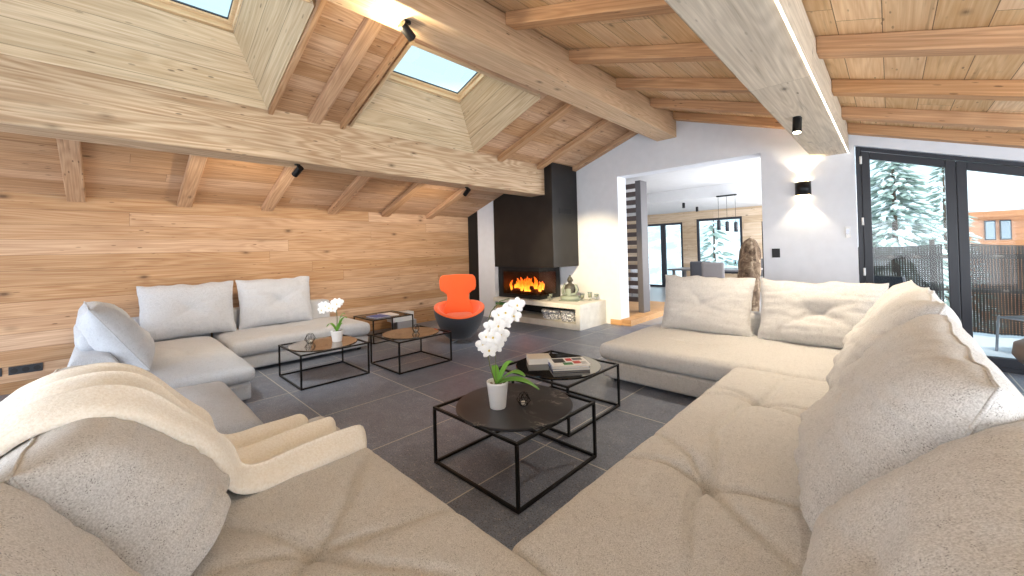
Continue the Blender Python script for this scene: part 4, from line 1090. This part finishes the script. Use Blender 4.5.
# glasses on the table
for i, (x, y) in enumerate(((-2.95, 10.7), (-2.75, 10.8), (-2.6, 10.65), (-2.85, 11.05))):
    e = empty('wine_glass', (x, y, .7605)); MB().lathe([(.035, 0), (.035, .003), (.004, .008), (.004, .09), (.035, .13), (.038, .18), (.030, .22), (.028, .22), (.036, .18), (.032, .132), (.002, .098)], n=18).build('x%d' % i, M['clear'], e)
    D.objects['x%d' % i].name = 'bowl'; tag(e, 'clear stemmed glass on the far dining table', 'glass', 'glasses on the far dining table')
# rough carved trunk and dark stand behind it
def trunk_mat():
    t = NT('rough_bark'); v, s = t.obj(); n = t.noise(v, 9, 5, .7, .6)
    t.L(t.ramp(n, [(.32, lin((70, 54, 42))), (.5, lin((128, 104, 82))), (.68, lin((186, 164, 136)))]), t.b.inputs['Base Color']); t.set(Roughness=.9); t.bump(n, .9, .03); return t.m
tk = MB()
def tf(u, v):
    t = 2 * PI * u; r_ = (.135 + .02 * math.sin(3 * t)) * (1.15 - .15 * v) * (max(0, 1 - max(0, (v - .82) / .18) ** 2)) ** .5 + .001
    r_ *= 1 + .18 * nz(3 * math.cos(t), 3 * math.sin(t), v * 7)
    return (-1.69 + .10 * v + r_ * math.cos(t), 7.05 + r_ * .8 * math.sin(t), v * 1.46)
tk.grid(36, 44, tf, closeu=True); o = tk.build('carved_trunk', trunk_mat()); tag(o, 'rough brown tree trunk sculpture standing at the right side of the opening', 'sculpture')
e = empty('tall_frame', (-1.42, 7.3, 0)); MB().box(-.05, .03, -.03, .03, 0, 1.72).build('post', M['black_metal'], e, bevel=.003); MB().box(-.15, .15, -.12, .12, 0, .02).build('foot_plate', M['black_metal'], e, bevel=.003)
tag(e, 'thin black upright stand behind the rough trunk sculpture', 'stand')
e = empty('side_chair', (-4.55, 9.3, 0), .4); c = M['sofa_cool']
softbox(-.24, .24, -.24, .24, .25, .42, .04, .02, (12, 12, 5), 0).build('seat', c, e, weld=True); softbox(-.24, .24, .18, .28, .42, .80, .04, 0, (12, 6, 10), 0).build('backrest', c, e, weld=True)
for sx in (-.2, .2):
    for sy in (-.2, .2): MB().tube([(sx, sy, .25), (sx, sy, 0)], .012, 8).build('leg', M['chair_leg'], e)
tag(e, 'small grey chair on the far room floor by the slatted screen', 'chair')

# ------------------------------------------------------------------ outside the glazed door
snow = plain('snow', (240, 244, 250), .8)
MB().box(DX0 - .15, 4.5, YG + .3, 9.0, -.25, -.02).build('floor_balcony', plain('snow_dusted_boards', (226, 230, 238), .7), kind='structure')
MB().box(DX0 + .03, DX1, YG + .11, YG + .34, -.02, .03).build('trim_42', M['white_plastic'], kind='structure')
def net_mat():
    t = NT('woven_screen'); v, s = t.obj()
    fx = t.math('FRACT', t.math('MULTIPLY', s[0], 34.0)); fz = t.math('FRACT', t.math('MULTIPLY', s[2], 34.0))
    hole = t.math('MULTIPLY', t.math('GREATER_THAN', fx, .7), t.math('GREATER_THAN', fz, .7))
    n = t.noise(v, 5, 4); c = t.ramp(n, [(.3, lin((34, 30, 28))), (.7, lin((62, 55, 50)))]); t.L(c, t.b.inputs['Base Color']); t.set(Roughness=.85)
    tr = t.n.new('ShaderNodeBsdfTransparent'); mx = t.n.new('ShaderNodeMixShader'); t.L(hole, mx.inputs[0]); t.L(t.b.outputs[0], mx.inputs[1]); t.L(tr.outputs[0], mx.inputs[2]); t.L(mx.outputs[0], t.n['Material Output'].inputs[0])
    return t.m
rl = empty('balcony_railing', (1.5, 8.6, 0)); wood_d = plain('grey_rail_wood', (96, 84, 76), .7)
MB().tube([(-2.4, 0, 1.10), (2.6, 0, 1.10)], .03, 10).build('rail', wood_d, rl); MB().tube([(-2.4, 0, .62), (2.6, 0, .62)], .022, 10).build('rail', wood_d, rl)
for x in (-2.3, -1.05, -.85, .05, 1.0, 2.0): MB().tube([(x, .03, 0), (x, .03, 1.36)], .03, 10).build('post', wood_d, rl)
nm_ = net_mat()
def netf(x0, x1, sag):
    return lambda u, v: (x0 + (x1 - x0) * u, -.04 + .03 * math.sin(u * 30 + v * 3), v * (1.27 - sag * math.sin(PI * u)) + .02)
for x0, x1, sg in ((-2.3, -.95, .03), (-.72, .9, .05), (.92, 2.5, .05)):
    MB().grid(50, 12, netf(x0, x1, sg)).build('woven_panel', nm_, rl, solid=.008)
tag(rl, 'balcony railing with drooping brown woven wind screen outside the glazed door', 'railing')
# garden chairs on the balcony
def gchair(x, y, rz, label):
    e = empty('balcony_chair', (x, y, -.02), rz)
    m = MB()
    for s in (-1, 1): m.tube([(s * .25, -.25, 0), (s * .25, -.22, .42), (s * .25, .2, .42), (s * .25, .3, .92)], .013, 8); m.tube([(s * .25, .25, 0), (s * .25, .18, .42)], .013, 8)
    m.build('frame', M['chair_leg'], e)
    MB().box(-.24, .24, -.22, .2, .41, .43).build('seat', M['charcoal'], e)
    MB().hexa([(-.24, .20, .45), (.24, .20, .45), (.24, .22, .45), (-.24, .22, .45), (-.24, .29, .92), (.24, .29, .92), (.24, .31, .92), (-.24, .31, .92)]).build('backrest', M['charcoal'], e)
    tag(e, label, 'chair')
gchair(.05, 7.3, 2.6, 'metal garden chair on the balcony behind the left door pane')
gchair(1.25, 7.5, -2.4, 'metal garden chair on the balcony behind the right door pane')
# stump stool with a leather cushion beside the door
e = empty('stump_stool', (.93, 4.6, 0)); mf = trunk_mat(); mf.name = 'stump_bark'
MB().grid(30, 16, lambda u, v: ((.19 + .03 * v * v + .02 * nz(3 * math.cos(6.283 * u), 3 * math.sin(6.283 * u), v * 4)) * math.cos(6.283 * u), (.19 + .03 * v * v + .02 * nz(3 * math.cos(6.283 * u), 3 * math.sin(6.283 * u), v * 4)) * math.sin(6.283 * u), .45 * v), closeu=True).build('trunk', mf, e, solid=.02)
MB().lathe([(.19, .44), (.28, .45), (.31, .50), (.30, .58), (.24, .62), (.05, .63)], n=36).build('cushion', plain('brown_leather', (92, 78, 68), .5), e)
tag(e, 'rough wooden stool with brown leather cushion beside the glazed door', 'stool')

# snowy conifers
def conifer(x, y, z0, h, r, label, seed, group, n=1700):
    e = empty('snowy_tree', (x, y, z0)); random.seed(seed)
    MB().tube([(0, 0, 0), (0, 0, h * .96)], [r * .07, r * .01], 8).build('trunk', plain('bark', (84, 72, 62), .9), e)
    g = MB(); s_ = MB()
    for i in range(n):
        t = random.random() ** .75; z = h * (1 - t) + h * .04 if t < .95 else h * .06; rr_ = r * (t * .95 + .05) * (.35 + .65 * random.random() ** .5); a_ = random.random() * 6.283
        c = Vector((rr_ * math.cos(a_), rr_ * math.sin(a_), z - rr_ * .28)); L_ = r * (.06 + .09 * random.random()) * (1.0 if n > 600 else 1.6)
        d = Vector((math.cos(a_ + random.uniform(-.5, .5)), math.sin(a_ + random.uniform(-.5, .5)), -.35)).normalized(); sd = d.cross(Vector((0, 0, 1))).normalized()
        for mb, dz_, k in ((g, 0, 1.0), (s_, .06 * r * .3, .8)):
            if mb is s_ and random.random() < .35: continue
            o_ = c + Vector((0, 0, dz_)); w_ = L_ * .42 * k
            v = [o_ - d * L_ * k, o_ + sd * w_ , o_ + d * L_ * k, o_ - sd * w_, o_ + Vector((0, 0, L_ * .22)), o_ - Vector((0, 0, L_ * .14))]
            mb.add(v, [(0, 1, 4), (1, 2, 4), (2, 3, 4), (3, 0, 4), (1, 0, 5), (2, 1, 5), (3, 2, 5), (0, 3, 5)])
    g.build('foliage', plain('needles', (150, 168, 160), .8), e); s_.build('snow', snow, e)
    tag(e, label, 'tree', group)
conifer(.1, 14.5, -3, 7.2, 1.9, 'snow-dusted conifer filling the left door pane', 1, 'snowy conifers outside')
conifer(1.3, 19, -4, 8.2, 1.6, 'smaller snowy conifer behind the big one, towards the chalet', 2, 'snowy conifers outside', 900)
conifer(-5.7, 19, -3, 6.5, 1.6, 'snowy conifer seen through the far left window of the dining room', 3, 'snowy conifers outside', 300)
conifer(-2.2, 24, -3, 7.5, 2.0, 'snowy conifer seen through the far right window of the dining room', 4, 'snowy conifers outside', 300)
# hillside
m = MB()
def hill(u, v): 
    x = -80 + 160 * u; y = 45 + 60 * v; return (x, y, -6 + 34 * v ** 1.0 + 3 * nz(u * 6, v * 4, 3))
m.grid(60, 24, hill)
def hillmat():
    t = NT('wooded_snow_slope'); v, s = t.obj(); n = t.noise(v, .35, 6, .7)
    t.L(t.ramp(n, [(.42, lin((170, 190, 200))), (.6, lin((236, 242, 248)))]), t.b.inputs['Base Color']); t.set(Roughness=.9); return t.m
m.build('ground_hillside', hillmat(), kind='structure')
MB().box(-60, 60, 9.3, 48, -4.2, -4).build('ground_snow', snow, kind='structure')
MB().box(-60, 60, -60, YB - .3, -4.2, -4).build('ground_front', snow, kind='structure')
# neighbour chalet
cb = empty('chalet', (4.4, 22, -4)); cw = wood('chalet_cladding', 0, 2, (206, 150, 110), (168, 108, 72), width=.22, length=3, knots=0, vary=.2)
MB().box(-2.35, 5.5, 0, 6, 0, 6.3).build('wall', cw, cb)
MB().hexa([(-2.9, -1.3, 6.28), (6, -1.3, 6.28), (6, 7, 8.4), (-2.9, 7, 8.4), (-2.9, -1.3, 6.9), (6, -1.3, 6.9), (6, 7, 8.9), (-2.9, 7, 8.9)]).build('snowy_roof', snow, cb, bevel=.15)
MB().box(-2.9, 6, -1.2, -1.1, 6.1, 6.28).build('eaves_board', cw, cb)
for x in (-1.95, -1.60, .9, 1.3):
    f = MB().box(x, x + .26, -.06, -.001, 5.3, 6.0).build('window_frame', A, cb)
    MB().box(x + .03, x + .23, -.075, -.061, 5.34, 5.96).build('pane', plain('window_dark', (120, 140, 156), .1), f)
tag(cb, 'wooden neighbouring chalet with thick snow on its roof', 'house')

# ------------------------------------------------------------------ daylight boosted by added area lights
def area_fill(name, loc, rot, sx, sy, watts, col=(.93, .97, 1)):
    l = D.lights.new(name, 'AREA'); l.shape = 'RECTANGLE'; l.size = sx; l.size_y = sy; l.energy = watts; l.color = col
    o = D.objects.new(name, l); link(o); o.location = loc; o.rotation_euler = rot
area_fill('day_fill_front', (-2.0, YB - .15, 1.15), (PI / 2 + .12, 0, 0), 8.0, 2.0, 66, (.80, .89, 1))  # fill added in the unseen rear opening to brighten the room
area_fill('day_fill_right', (XR + .14, 1.6, 1.0), (PI / 2, 0, PI / 2), 8.2, 1.35, 52, (.84, .92, 1))  # fill added in the unseen right-hand opening
area_fill('fill_dining', (-.85, 9.8, 1.4), (PI / 2, 0, PI / 2), 5.5, 2.2, 130)  # fill added against a windowless wall to brighten the far room

# ------------------------------------------------------------------ world and view
w = D.worlds.new('world'); SC.world = w; w.use_nodes = True; nt = w.node_tree; bg = nt.nodes['Background']
tc = nt.nodes.new('ShaderNodeTexCoord'); sp = nt.nodes.new('ShaderNodeSeparateXYZ'); rp = nt.nodes.new('ShaderNodeValToRGB')
nt.links.new(tc.outputs['Generated'], sp.inputs[0]); nt.links.new(sp.outputs[2], rp.inputs[0])
e = rp.color_ramp.elements; e[0].position = 0; e[0].color = (2.2, 2.25, 2.3, 1); e[1].position = .40; e[1].color = (.31, .43, .50, 1)
e = rp.color_ramp.elements.new(.22); e.color = (1.2, 1.3, 1.4, 1)
nt.links.new(rp.outputs[0], bg.inputs[0]); bg.inputs[1].default_value = 1.2
sun = D.lights.new('sun', 'SUN'); sun.energy = 1.2; sun.angle = .3; sun.color = (1, .95, .88); so = D.objects.new('sun', sun); link(so); so.rotation_euler = (math.radians(25), 0, math.radians(40))

SC.view_settings.view_transform = 'Standard'; SC.view_settings.look = 'None'; SC.view_settings.gamma = 1; SC.view_settings.use_curve_mapping = False
SC.view_settings.exposure = 1.25
for o in D.objects:
    if 'fpchild' in o: del o['fpchild']
